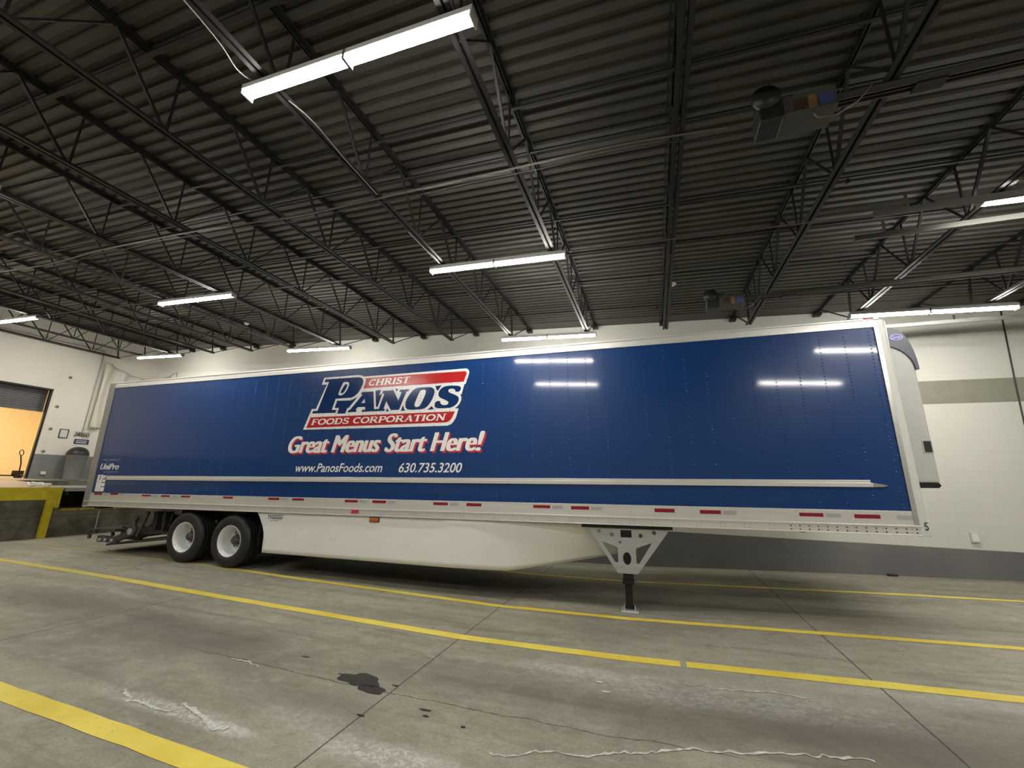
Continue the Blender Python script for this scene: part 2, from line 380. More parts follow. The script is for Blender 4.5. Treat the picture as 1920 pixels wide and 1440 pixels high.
# slab-serif capitals drawn as thick strokes
def ell(cx, cy_, rx, ry, a0, a1, n=18): return [(cx+rx*math.cos(math.radians(a0+(a1-a0)*i/n)), cy_+ry*math.sin(math.radians(a0+(a1-a0)*i/n))) for i in range(n+1)]
TH, TN, SF = .21, .11, .11
def glyph(c):      # returns width, list of (polyline, thickness)
    def serif(x, y, l=.17): return ([(x-l, y), (x+l, y)], .07)
    y0, y1 = .035, .965
    if c == 'I': return .42, [([(.21, 0), (.21, 1)], TH), serif(.21, y0), serif(.21, y1)]
    if c == 'C': return .82, [(ell(.44, .5, .34, .43, 48, 312), TH*.9), ([(.70, .98), (.70, .68)], .07)]
    if c == 'O': return .94, [(ell(.47, .5, .37, .43, 0, 360, 30), TH*.9)]
    if c == 'H': return .98, [([(.2, 0), (.2, 1)], TH), ([(.78, 0), (.78, 1)], TH), ([(.2, .5), (.78, .5)], TN), serif(.2, y0), serif(.2, y1), serif(.78, y0), serif(.78, y1)]
    if c == 'R': return .92, [([(.2, 0), (.2, 1)], TH), ([(.2, .95)]+ell(.48, .73, .22, .22, 90, -90, 12)+[(.2, .5)], TN*1.3), ([(.46, .5), (.80, .02)], TH), serif(.2, y0), serif(.12, y1, .12), serif(.84, y0, .1)]
    if c == 'P': return .80, [([(.2, 0), (.2, 1)], TH), ([(.2, .95)]+ell(.48, .70, .23, .25, 90, -90, 12)+[(.2, .44)], TN*1.4), serif(.2, y0), serif(.12, y1, .12)]
    if c == 'D': return .92, [([(.2, 0), (.2, 1)], TH), ([(.2, .95)]+ell(.42, .5, .38, .45, 90, -90, 14)+[(.2, .05)], TN*1.4), serif(.14, y0, .14), serif(.14, y1, .14)]
    if c == 'S': return .72, [(ell(.36, .73, .22, .21, 20, 250, 14)+ell(.36, .27, .25, .22, 90, -160, 16), TH*.82), ([(.60, .98), (.60, .74)], .06), ([(.09, .02), (.09, .28)], .06)]
    if c == 'T': return .80, [([(.4, 0), (.4, 1)], TH), ([(.05, .955), (.75, .955)], TN), ([(.07, 1), (.07, .74)], .06), ([(.73, 1), (.73, .74)], .06), serif(.4, y0)]
    if c == 'F': return .74, [([(.2, 0), (.2, 1)], TH), ([(.1, .955), (.68, .955)], TN), ([(.66, 1), (.66, .74)], .06), ([(.2, .5), (.5, .5)], TN), ([(.5, .62), (.5, .38)], .05), serif(.2, y0)]
    if c == 'A': return .92, [([(.14, 0), (.46, 1)], TN), ([(.46, 1), (.76, 0)], TH), ([(.26, .32), (.66, .32)], TN*.8), serif(.14, y0, .12), serif(.78, y0, .13)]
    if c == 'N': return .98, [([(.2, 0), (.2, 1)], TN*1.1), ([(.2, .97), (.78, .03)], TH), ([(.78, 0), (.78, 1)], TN*1.1), serif(.18, y0, .14), serif(.1, y1, .12), serif(.8, y1, .14)]
    return .42, []
def slab_text(txt, base0, base1, height, shear):
    tot = sum(glyph(c)[0] for c in txt); L = base1[0]-base0[0]; k = L/tot; x = 0; out = []
    dz = (base1[1]-base0[1])/L
    for c in txt:
        wd, st = glyph(c)
        for pl, t in st:
            for i in range(len(pl)-1):
                (ax, ay), (bx_, by) = pl[i], pl[i+1]; dx, dy = bx_-ax, by-ay; l = math.hypot(dx, dy) or 1
                nx, ny = -dy/l*t/2, dx/l*t/2; e = t*.12 if len(pl) > 2 else 0; ex_, ey_ = dx/l*e, dy/l*e
                q = [(ax+nx-ex_, ay+ny-ey_), (bx_+nx+ex_, by+ny+ey_), (bx_-nx+ex_, by-ny+ey_), (ax-nx-ex_, ay-ny-ey_)]
                out.append([(base0[0]+(x+px)*k+shear*min(1, max(0, py))*height, base0[1]+min(1, max(0, py))*height+dz*(x+px)*k) for px, py in q])
        x += wd
    return out

# ------------------------------------------------------------------ measured shapes
FLOOR_PROF = [(-7, 0), (3.4, 0), (6.5, -.03), (10.45, -.05), (12.35, 0.0), (14.57, .11), (16.47, .20), (19, .30), (26, .55)]
def fz(x):
    for (a, za), (b, zb_) in zip(FLOOR_PROF, FLOOR_PROF[1:]):
        if a <= x <= b: return za+(zb_-za)*(x-a)/(b-a)
    return 0
zb = lambda x: 5.52-.04*(x-4.35)     # joist bottom chord
zt = lambda x: 6.32-.042*(x-4.35)    # underside of roof deck
YW = 4.35; XL = -6.2; XR = 20.7; YN = -12.5; XD = -3.1

# ------------------------------------------------------------------ room shell
mb = MB(); xs = sorted(set([XD+.0]+[x for x, _ in FLOOR_PROF if x > XD and x < XR]+[XR]+[i for i in range(-3, 21)]))
ys = [YN+i*(YW-YN)/16 for i in range(17)]
vs = [(x, y, fz(x)) for x in xs for y in ys]; fs = []
for i in range(len(xs)-1):
    for j in range(16): fs.append((i*17+j, (i+1)*17+j, (i+1)*17+j+1, i*17+j+1))
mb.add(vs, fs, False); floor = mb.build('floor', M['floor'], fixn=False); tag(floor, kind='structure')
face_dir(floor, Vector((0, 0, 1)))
def floor_strip(y0, y1, x0, x1, dz=.003, wob=.006, step=.25):
    mb = MB(); n = int((x1-x0)/step); vs = []
    for i in range(n+1):
        x = x0+(x1-x0)*i/n; a = random.uniform(-wob, wob); b_ = random.uniform(-wob, wob)
        vs += [(x, y0+a, fz(x)+dz), (x, y1+b_, fz(x)+dz)]
    mb.add(vs, [(2*i, 2*i+2, 2*i+3, 2*i+1) for i in range(n)]); return mb
for y, wd, x0, x1, lab in [(-3.83, .165, -3.05, 14.5, 'nearest yellow lane line, in the lower left corner'), (-1.13, .15, -3.05, 20.6, 'second yellow lane line from the camera'),
                      (.27, .12, -2.2, 20.6, 'yellow lane line running under the near wheels'), (2.66, .11, -2.0, 20.6, 'far yellow lane line behind the trailer')]:
    gap = [(x0, 12.94), (13.0, x1)] if y == -1.13 else [(x0, x1)]
    m2 = MB()
    for a, b_ in gap:
        q = floor_strip(y-wd/2, y+wd/2, a, b_); m2.add(q.v, q.f)
    o = m2.build('lane_line', M['line'], floor, fixn=False); face_dir(o, Vector((0, 0, 1))); o['label'] = lab
# oil spill, drips and mineral bloom on the concrete
def splat(cx, cy_, rx, ry, seed, n=36, dz=.0035, jag=.22):
    rd = random.Random(seed); ph = [rd.uniform(0, 6.28) for _ in range(6)]; am = [rd.uniform(.3, 1)*jag/(k+1)**.6 for k in range(6)]
    P = []
    for i in range(n):
        a = 2*PI*i/n; r = 1+sum(am[k]*math.sin((k+2)*a+ph[k]) for k in range(6))*.6
        P.append((cx+rx*r*math.cos(a), cy_+ry*r*math.sin(a)))
    return MB().add([(x, y, fz(x)+dz) for x, y in P], [tuple(range(n))])
m2 = splat(10.05, -2.49, .21, .115, 3, n=60, jag=.34)
for a in [(10.26, -2.60, .15, .065, 5), (10.42, -2.46, .035, .012, 1), (9.80, -2.47, .03, .01, 2), (10.9, -2.74, .05, .015, 8), (10.95, -2.82, .03, .012, 9), (10.45, -2.98, .04, .012, 12), (11.3, -2.86, .02, .012, 13), (9.2, -2.3, .05, .012, 14)]:
    q = splat(*a, n=16); m2.add(q.v, q.f)
o = m2.build('oil_stain', M['oil'], floor, fixn=False); face_dir(o, Vector((0, 0, 1))); o['label'] = 'black oil spill on the concrete'
def vein(pts, wd, seed):
    rd = random.Random(seed); P = []
    for (ax, ay), (bx_, by) in zip(pts, pts[1:]):
        n = max(2, int(math.hypot(bx_-ax, by-ay)/.035))
        for i in range(n): t = i/n; P.append((ax+(bx_-ax)*t+rd.gauss(0, .004), ay+(by-ay)*t+rd.gauss(0, .012)))
    vs = []
    for x, y in P:
        w_ = wd*rd.uniform(.25, 1.2); vs += [(x, y-w_/2, fz(x)+.0038), (x, y+w_/2, fz(x)+.0038)]
    return MB().add(vs, [(2*i, 2*i+2, 2*i+3, 2*i+1) for i in range(len(P)-1)])
m2 = MB()
for pts, wd, sd in [([(11.6, -3.10), (11.77, -3.06), (12.0, -2.93), (12.2, -2.93), (12.42, -2.80), (12.6, -2.76), (12.95, -2.60), (13.1, -2.60), (13.29, -2.545), (13.62, -2.47), (14.1, -2.40)], .028, 1),
                    ([(8.3, -3.42), (8.55, -3.5), (8.87, -3.52), (9.1, -3.46)], .035, 2), ([(9.0, -3.40), (9.3, -3.44), (9.46, -3.50), (9.7, -3.52)], .05, 3),
                    ([(8.55, -2.63), (8.8, -2.62), (9.0, -2.66)], .03, 7), ([(9.85, -2.68), (9.9, -2.76)], .03, 8),
                    ([(13.2, -1.62), (13.7, -1.55), (14.0, -1.60)], .022, 11)]:
    q = vein(pts, wd, sd); m2.add(q.v, q.f)
o = m2.build('mineral_crack', M['effl'], floor, fixn=False); face_dir(o, Vector((0, 0, 1))); o['label'] = 'white mineral crack lines in the concrete'

def wallbox(name, boxes, mat, parent=None):
    m2 = MB()
    for bx in boxes: m2.box(*bx)
    return tag(m2.build(name, mat, parent), kind='structure')
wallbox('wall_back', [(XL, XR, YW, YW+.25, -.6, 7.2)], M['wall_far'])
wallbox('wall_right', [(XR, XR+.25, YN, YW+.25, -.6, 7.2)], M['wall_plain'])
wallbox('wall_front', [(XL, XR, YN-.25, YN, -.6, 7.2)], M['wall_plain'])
DY0, DY1, DZ1 = -2.6, 1.43, 4.46      # doorway in the dock wall
wallbox('wall_left', [(XL-.25, XL, DY1, YW, 0, 7.2), (XL-.25, XL, DY0, DY1, DZ1, 7.2), (XL-.25, XL, YN, DY0, 0, 7.2)], M['wall_side'])
# next room seen through the doorway
wallbox('wall_next_room', [(-13.2, -13, -6, 6, 0, 6), (-13, XL-.25, 4.0, 4.2, 0, 6), (-13, XL-.25, -6.2, -6, 0, 6), (-13, XL-.25, -6, 4.0, 5.6, 5.8)], M['cream'])
# the dock platform: its top rises slightly toward the wall
PF = lambda x: 1.33+.20*min(1, max(0, (XD-x)/(XD-XL)))
dock = MB()
PIT0, PIT1 = .95, 3.6
for y0, y1 in ((YN, PIT0), (PIT1, YW)):
    dock.prism([(XD, 0), (XD, 1.325), (XL, 1.525), (XL, 0)], y0, y1)
dock.box(-5.6, XD, PIT0, PIT1, 0, .74)
dock.prism([(-5.6, 0), (-5.6, 1.486), (XL, 1.525), (XL, 0)], PIT0, PIT1)
o = dock.build('floor_dock', [M['dock_conc'], M['dock_top']]); tag(o, kind='structure')
for p in o.data.polygons:
    if p.normal.z > .5 and p.center.z > 1.2: p.material_index = 1
m2 = MB().box(-13, XL, -6, 4.0, 1.30, 1.525); tag(m2.build('floor_next_room', M['dock_top']), kind='structure')
lt_ = bpy.data.lights.new('next_room_lamp', 'AREA'); lt_.shape = 'RECTANGLE'; lt_.size = 3.5; lt_.size_y = 2.0; lt_.energy = WARM_LAMP_W; lt_.color = (1.0, .80, .52)
lo = bpy.data.objects.new('next_room_lamp', lt_); COL.objects.link(lo); lo.location = (-9.8, -.5, 5.55)
tag(lo, 'warm ceiling lamp in the next room behind the doorway', 'lamp')
# horizontal cold joint and bottom edge strip of the pit
o = MB().box(XD, XD+.004, -6, 3.6, .555, .563).build('trim_1', M['pit']); tag(o, kind='structure')
o = MB().box(XD, XD+.025, PIT0+.05, 3.4, .70, .76).build('trim_2', M['yellow_worn']); tag(o, kind='structure')
# dock leveler plate over the open pit
t = empty('dock_leveler', (XD, 2.2, 1.33)); tag(t, 'grey steel dock leveler plate over the dark pit at the trailer tail', 'dock leveler')
lev = MB(); lev.box(-2.5, .02, -1.2, 1.3, -.05, .0); lev.build('deck_plate', M['alu_dull'], t)
MB().box(-.02, .03, -1.2, 1.3, -.10, -.005).build('lip', M['alu_dull'], t)
m2 = MB()
for yy in (-1.1, -.35, .45, 1.2): m2.box(-2.4, -.05, yy-.03, yy+.03, -.2, -.05)
m2.build('support_beam', M['pit'], t)

# ceiling: fluted steel deck, flutes run along X
P = []; y = YN
pr = [(0, 0), (.036, 0), (.052, .040), (.100, .040), (.116, 0)]
while y < YW-.46:
    for dy, dz in pr: P.append((y+dy, dz))
    y += .1524
P += [(YW-.46, 0), (YW-.42, -.01), (YW, -.01)]
xsd = [XL, 4.35, XR]; vs = [(x, yy, zt(x)+dz) for x in xsd for yy, dz in P]; n = len(P)
fs = [(i*n+j, i*n+j+1, (i+1)*n+j+1, (i+1)*n+j) for i in range(2) for j in range(n-1)]
o = MB().add(vs, fs).build('ceiling', M['deck'], fixn=False); tag(o, kind='structure')
MB_top = MB().box(XL-.3, XR+.3, YN-.3, YW+.3, 6.95, 7.05).build('ceiling_slab', M['deck']); tag(MB_top, kind='structure')

# ------------------------------------------------------------------ roof joists
JX = [20.05, 18.30, 16.53, 14.80, 13.19, 11.49, 9.64, 7.97, 6.17, 4.35, 2.58, .82, -.93, -2.68, -4.40, -5.95]
JO = 4
def make_joist(x, dbl=False):
    t = empty('roof_joist', (x, 0, zb(x)))
    H = .80-.01; Y0, Y1 = YN+.05, 2.82; wd = .056
    def chord(name, z0, z1, ya, yb, up_):
        m2 = MB()
        for s_ in (-1, 1):
            a, b_ = (.011, wd) if s_ > 0 else (-wd, -.011)
            if up_: m2.box(a, b_, ya, yb, z0, z0+.006); m2.box(.011 if s_ > 0 else -.017, .017 if s_ > 0 else -.011, ya, yb, z0, z1)
            else: m2.box(a, b_, ya, yb, z1-.006, z1); m2.box(.011 if s_ > 0 else -.017, .017 if s_ > 0 else -.011, ya, yb, z0, z1)
        return m2.build(name, M['joist'], t)
    chord('bottom_chord', 0, .055, Y0, Y1, True)
    chord('top_chord', H-.062, H, Y0, YW-.01, False)
    bs = [2.0-1.2*k for k in range(12)]; bs = [b_ for b_ in bs if b_ > YN+.8]
    for b_ in bs:
        for dy, r in ((-.6, .028), (0.0, .02), (.6, .02)):
            MB().bar((0, b_+(.03 if dy > 0 else -.03 if dy < 0 else 0), .03), (0, b_+dy, H-.03), r, r).build('web_member', M['joist'], t)
    MB().bar((0, 2.76, .03), (0, 2.63, H-.03), .03, .03).build('web_member', M['joist'], t)
    MB().bar((0, 2.80, .03), (0, YW-.25, H-.03), .02, .02).build('web_member', M['joist'], t)
    MB().box(-.07, .07, YW-.16, YW, H-.12, H-.05).build('bearing_seat', M['joist'], t)
    return t
def copy_tree(o, parent=None):
    c = o.copy(); COL.objects.link(c)
    if parent: c.parent = parent
    for ch in list(o.children): copy_tree(ch, c)
    return c
ORD = ['', 'first', 'second', 'third', 'fourth', 'fifth', 'sixth', 'seventh', 'eighth', 'ninth', 'tenth', 'eleventh']
j0 = make_joist(JX[0])
for i, x in enumerate(JX):
    j = j0 if i == 0 else copy_tree(j0)
    j.location = (x, 0, zb(x))
    if i == JO: lab = 'dark steel open-web roof joist seen straight from below, upright in the middle of the picture'
    elif i < JO: lab = 'dark steel open-web roof joist, %s one to the right of the upright middle joist' % ORD[JO-i]
    else: lab = 'dark steel open-web roof joist, %s one to the left of the upright middle joist' % ORD[i-JO]
    tag(j, lab, 'roof joist', 'open-web steel joists under the roof deck')
# bridging angles under the deck
for y, r, lab in [(-4.32, .05, 'farthest overhead'), (-2.70, .035, 'third nearest'), (-2.02, .026, 'thin middle'), (-.58, .035, 'central'), (.49, .02, 'thin far'), (1.62, .022, 'second from back wall'), (3.07, .032, 'closest to back wall')]:
    m2 = MB(); a, b_ = XL+.01, XR-.01; dz = .10 if r > .03 else .085
    m2.bar((a, y, zt(a)-dz), (b_, y, zt(b_)-dz), r, r*.5); m2.bar((a, y+r*.45, zt(a)-dz+.018), (b_, y+r*.45, zt(b_)-dz+.018), r*.15, .04)
    tag(m2.build('bridging_angle', M['joist']), 'dark steel bridging bar crossing under the roof deck, the %s one' % lab, 'bridging bar', 'bridging bars under the roof deck')

# ------------------------------------------------------------------ strip lights
def make_fixture():
    L = 2.30; t = empty('strip_light')
    h = MB(); h.box(-L/2, L/2, -.055, .055, .0, .05); h.box(-L/2+.05, L/2-.05, -.035, .035, .05, .075); h.build('housing', M['fixture'], t, 0.004)
    for s_ in (-1, 1):
        a, b_ = (.022, L/2-.015) if s_ > 0 else (-L/2+.015, -.022); n = 10; vs = []
        prof = [(.050*math.cos(PI+PI*k/n), .045*math.sin(PI+PI*k/n)) for k in range(n+1)]
        vs = [(a, y, z) for y, z in prof]+[(b_, y, z) for y, z in prof]
        fs = [(k, k+1, n+2+k, n+1+k) for k in range(n)]+[tuple(range(n+1)), tuple(range(n+1, 2*n+2))]
        MB().add(vs, fs, True).build('lens', M['tube'], t)
    for xx in (-L/2, 0, L/2-.015): MB().box(xx-.012 if xx == 0 else xx, xx+.012 if xx == 0 else xx+.015, -.056, .056, -.05, .05).build('end_cap' if xx else 'joiner', M['fixture'] if xx else M['conduit'], t)
    for xx in (-.8, .8): MB().tube([(xx, 0, .07), (xx, 0, .30)], .003, 5).build('hanger', M['conduit'], t)
    return t
fx0 = make_fixture()
FX = [(10.56, -4.17, 'largest glowing strip light, nearest overhead at the top'), (10.56, -.80, 'glowing strip light in the middle, below the largest one'), (10.56, 2.68, 'glowing strip light just above the trailer roof, right of centre'),
      (3.63, -4.10, 'strip light whose right tip glows at the left frame edge'), (3.63, -.78, 'glowing strip light on the left, in front of the dark joists'), (3.65, 2.68, 'glowing strip light above the trailer roof, left of centre'),
      (-3.45, -.82, 'glowing strip light cut by the left frame edge, high on the dock side'), (-3.22, 2.58, 'small glowing strip light in the far left corner'),
      (17.50, 2.40, 'long glowing strip light above the front end of the trailer'), (17.50, -.87, 'glowing strip light cut by the right frame edge'),
      (18.05, -3.45, None), (-3.4, -4.1, None), (10.56, -7.5, None), (17.95, -7.1, None), (3.63, -7.5, None)]
k_ = 0
for i, (x, y, lab) in enumerate(FX):
    t = fx0 if i == 0 else copy_tree(fx0)
    t.location = (x, y, zb(x)-.085); t.rotation_euler = (0, math.atan(.04), 0)
    if lab is None: lab = 'strip light outside the picture, %s' % {(18.05, -3.45): 'over the near lane at the right wall', (-3.4, -4.1): 'over the near end of the dock platform', (10.56, -7.5): 'directly behind the camera', (17.95, -7.1): 'behind the camera at the right', (3.63, -7.5): 'behind the camera at the left'}[(x, y)]
    tag(t, lab, 'strip light', 'LED strip lights under the joists')
# white flex cords looping to the fixtures
def cord(pts, lab, r=.006, mat='cord', name='power_cord'):
    P = [Vector(p) for p in pts]; Q = []
    for i in range(len(P)-1):
        a = P[max(i-1, 0)]; b_ = P[i]; c = P[i+1]; d = P[min(i+2, len(P)-1)]
        for k in range(6):
            t_ = k/6; Q.append(.5*((2*b_)+(c-a)*t_+(2*a-5*b_+4*c-d)*t_*t_+(3*b_-a-3*c+d)*t_**3))
    Q.append(P[-1]); return tag(MB().tube(Q, r, 6).build(name, M[mat]), lab, 'cord' if name == 'power_cord' else 'conduit')
cord([(9.60, -6.0, zb(9.6)-.01), (9.62, -5.1, zb(9.6)-.02), (9.58, -4.6, zb(9.6)-.03), (9.50, -4.35, zb(9.6)-.03), (9.52, -4.22, zb(9.6)-.02)], 'white cord running to the largest strip light')
cord([(9.66, -3.95, zb(9.6)-.0), (9.72, -3.7, zb(9.6)-.02), (9.68, -3.2, zb(9.6)-.015), (9.66, -2.6, zb(9.6)-.015)], 'white cord leaving the largest strip light along a joist')
cord([(9.60, -1.8, zb(9.6)-.012), (9.60, -1.25, zb(9.6)-.015), (9.62, -1.0, zb(9.6)-.03), (9.64, -.84, zb(9.6)-.02)], 'short white cord above the middle strip light')
cord([(17.3, -1.5, zb(17.3)+.02), (17.22, -1.1, zb(17.3)+.02), (17.12, -1.02, zb(17.3)+.01), (17.1, -.95, zb(17.3)+.01)], 'white cord hanging to the strip light at the right frame edge')
a, b_ = XL+.02, XR-.02
pts = []
xx = a
while xx < 14.0: pts.append((xx, -2.56+.05*math.sin(xx*.9), zb(xx)-.015+.012*math.sin(xx*2.1))); xx += .9
cord(pts, 'long pale conduit crossing under the joists toward the grey door opener', .011, 'conduit', 'conduit')
cord([(p[0], p[1]+.05, p[2]-.008-.03*abs(math.sin(p[0]*1.7))) for p in pts[9:]], 'black cable sagging below the long conduit', .006, 'dark', 'power_cord')
for x0, x1, y, nm in [(-2.25, 2.45, -.78, 'between the two left strip lights'), (4.8, 9.4, -.74, 'between the left and the middle strip lights'), (11.72, 16.3, -.78, 'between the middle and the right strip lights'), (11.72, 13.1, .35, 'beside the upright middle joist')]:
    tag(MB().tube([(x0, y, zb(x0)-.02), (x1, y, zb(x1)-.02)], .008, 6).build('conduit', M['conduit']), 'thin straight conduit %s' % nm, 'conduit')
# smoke detectors
for x, y, lab in [(13.36, 2.19, 'round white smoke detector right of the upright joist'), (.88, 2.41, 'round white smoke detector among the left joists')]:
    t = empty('smoke_detector', (x, y, zt(x))); tag(t, lab, 'smoke detector', 'smoke detectors on the roof deck')
    MB().lathe([(0, -.005), (.075, -.005), (.075, -.025), (.05, -.03)], n=24, axis='z').build('base', M['decal_white'], t)
    MB().lathe([(.05, -.03), (.045, -.055), (.02, -.062), (0, -.062)], n=24, axis='z').build('sensor_cap', M['white'], t)
# clips on the bridging
for x, y in [(9.0, 3.05), (13.05, 3.05), (12.9, 1.62), (15.35, -.6), (14.3, 3.05)]:
    tag(MB().box(x-.015, x+.015, y-.02, y+.02, zt(x)-.20, zt(x)-.13).build('bridging_clip', M['joist']), 'small dark clip holding a bridging bar to the deck', 'clip', 'clips on the bridging bars')

# ------------------------------------------------------------------ overhead door openers and tracks at the right
def opener(x, y, lab, rail_z, lab2):
    t = empty('door_opener', (x, y, rail_z)); tag(t, lab, 'door opener')
    MB().box(-.02, .38, -.13, .13, -.17, .02).build('housing', M['opener'], t, .01)
    mot = MB().lathe([(0, -.16), (.085, -.16), (.085, .12), (0, .12)], (-.02, 0, .03), 'x', 24); mot.build('motor', M['opener'], t)
    MB().box(-.20, -.02, -.15, .10, -.20, -.02).build('clutch_box', M['dark'], t, .01)
    MB().lathe([(0, -.02), (.11, -.02), (.11, .02), (0, .02)], (-.14, -.16, .02), 'y', 24).build('pulley', M['dark'], t)
    MB().box(.06, .16, -.134, -.131, -.15, -.04).build('label', M['label_dark'], t)
    MB().box(.17, .23, -.134, -.131, -.16, -.03).build('label', M['label_tan'], t)
    MB().box(.25, .35, -.134, -.131, -.15, -.04).build('label', M['label_blue'], t)
    MB().tube([(.2, -.1, -.17), (.22, -.12, -.26), (.34, -.14, -.29), (.5, -.14, -.2), (.62, -.12, -.05)], .007, 6).build('flex_cord', M['conduit'], t)
    r = empty('opener_rail', (x+.39, y, rail_z-.03)); tag(r, lab2, 'opener rail')
    L = XR-x-.62
    MB().box(0, L, -.045, -.035, -.035, .035).box(0, L, .035, .045, -.035, .035).box(0, L, -.045, .045, .03, .036).build('channel', M['rail'], r)
    MB().box(0, L, -.006, .006, -.03, -.02).build('chain', M['dark'], r)
    MB().box(.55, .75, -.05, .05, -.055, -.035).build('trolley', M['black'], r)
opener(14.02, -2.66, 'grey overhead door opener with motor and three labels, hanging near the top right', 5.10, 'long grey rail running right from the near door opener')
opener(14.00, 1.08, 'small grey overhead door opener hanging above the trailer roof', 4.98, 'long grey rail running right from the far door opener')
def track(y, x0, z, lab, mt='rail'):
    t = empty('door_track', (x0, y, z)); tag(t, lab, 'door track', 'horizontal overhead door tracks')
    L = XR-x0-.02
    MB().box(0, L, -.004, .004, -.03, .03).box(0, L, -.004, .04, -.034, -.030).box(0, L, -.004, .04, .030, .034).build('channel', M[mt], t)
    MB().box(0, L, .036, .04, -.034, -.012).build('lip', M['rail'], t)
    for q in (.3, L*.5): MB().box(q, q+.03, -.006, .0, .03, zb(x0)-z+.04).build('hanger_strap', M['rail'], t)
track(-.50, 15.35, 4.93, 'steel door track passing just below the strip light at the right edge')
track(3.24, 15.9, 4.98,  'steel door track along the back wall behind the trailer front', 'galv')  # brighter metal than the other tracks: strip light falling on it, put into the colour
track(-4.75, 15.0, 4.93, 'steel door track nearest the camera, over the near door')
track(-1.0, 15.35, 4.93, 'steel door track beside the near opener rail')
# overhead doors in the right wall
for y0, y1, n_ in [(-4.6, -1.15, 1), (-.35, 3.1, 2)]:
    m2 = MB()
    for k in range(8):
        z0 = fz(XR)+k*.53; m2.box(XR-.06, XR-.01, y0, y1, z0, z0+.52)
    d = m2.build('door_%d' % n_, M['alu_dull']); tag(d, kind='structure')
    d2 = MB().box(XR-.09, XR-.06, (y0+y1)/2-.25, (y0+y1)/2+.25, fz(XR)+.9, fz(XR)+.95).build('door_handle', M['dark'], d)
    tag(MB().tube([(XR-.14, y0-.1, 4.95), (XR-.14, y1+.1, 4.95)], .05, 12).build('torsion_shaft', M['black']), 'dark torsion spring shaft above the %s overhead door in the right wall' % ('near' if n_ == 1 else 'far'), 'torsion shaft')

# flat grey band across the right part of the back wall
o = MB().box(14.5, XR-.01, YW-.006, YW+.02, 3.60, 4.08).build('trim_5', M['wall_band']); tag(o, kind='structure')

# ------------------------------------------------------------------ things on the back wall
o = MB().tube([(19.72, YW-.012, 6.0), (19.69, YW-.012, 5.3), (19.62, YW-.012, 3.9), (19.56, YW-.012, 2.2)], .012, 6).build('hanging_cable', M['dark']); tag(o, 'thin dark cable running down the white wall at the far right', 'cable')
t = empty('outlet_box', (18.46, YW, 1.02)); tag(t, 'small white electrical box low on the back wall, right of the trailer nose', 'outlet box')
MB().box(-.06, .06, -.05, 0, -.09, .09).build('box', M['white'], t, .004); MB().box(-.045, .045, -.056, -.05, -.07, .07).build('cover_plate', M['decal_white'], t)
o = MB().box(17.0, 17.16, YW-.08, YW-.02, fz(17)+.002, fz(17)+.035).build('wood_scrap', M['dark'], None, .006); tag(o, 'small dark scrap lying on the floor at the foot of the back wall', 'scrap')
for x, y in ((12.2, -1.78), (12.28, -1.95)):
    o = splat(x, y, .035, .012, int(x*100), n=12, dz=.006).build('paper_scrap', M['decal_white']); tag(o, 'tiny white paper scrap on the floor, the %s of two' % ('farther' if y > -1.9 else 'nearer'), 'scrap', 'paper scraps')

# ------------------------------------------------------------------ dock side things
t = empty('dock_edge_guard', (XD, .5, 1.33)); tag(t, 'bright yellow steel guard along the dock platform edge with a leg to the floor', 'edge guard')
MB().box(.0, .03, -7, .45, -.32, .0).box(-.12, .03, -7, .45, -.002, .01).build('edge_plate', M['yellow'], t)
MB().box(.0, .035, .22, .45, -.54, -.32).build('end_plate', M['yellow'], t)
g = MB(); g.box(.03, .13, .15, .30, -1.33, -.33); g.build('leg', M['yellow'], t)
MB().box(.031, .04, .31, .35, -.47, -.35).build('bracket', M['decal_white'], t)
# white rope bundle
pts = [(math.cos(a_)*.16*(1+.25*math.sin(3*a_)), math.sin(a_)*.20*(1+.2*math.cos(2*a_)), .02+.012*math.sin(5*a_)) for a_ in [2*PI*i/40 for i in range(80)]]
t = empty('rope_coil', (-3.50, .62, PF(-3.3)+.0)); tag(t, 'white rope coil lying on the dock platform edge above the yellow guard', 'rope')
MB().tube([(p[0]*(1+.0025*i), p[1]*(1+.004*i), p[2]+.0012*i) for i, p in enumerate(pts)], .02, 8).build('rope', M['decal_white'], t)
MB().box(-.05, .05, .10, .22, .03, .11).build('hook', M['label_dark'], t, .01)
# trash bin
t = empty('trash_bin', (XL+.32, 2.34, PF(XL+.3)-.01)); tag(t, 'grey round trash bin with a black dome lid, against the dock wall', 'trash bin')
MB().lathe([(0, .0), (.20, .0), (.215, .02), (.27, .80), (.285, .80), (.285, .84), (.265, .84), (.26, .80)], n=40, axis='z').build('body', M['bin'], t)
MB().lathe([(.288, .82), (.288, .86), (.27, .93), (.22, 1.02), (.14, 1.08), (.05, 1.105), (0, 1.11)], n=40, axis='z').build('dome_lid', M['dark'], t)
MB().box(.20, .262, -.09, .09, .93, 1.03).build('flap', M['frame'], t, .01)
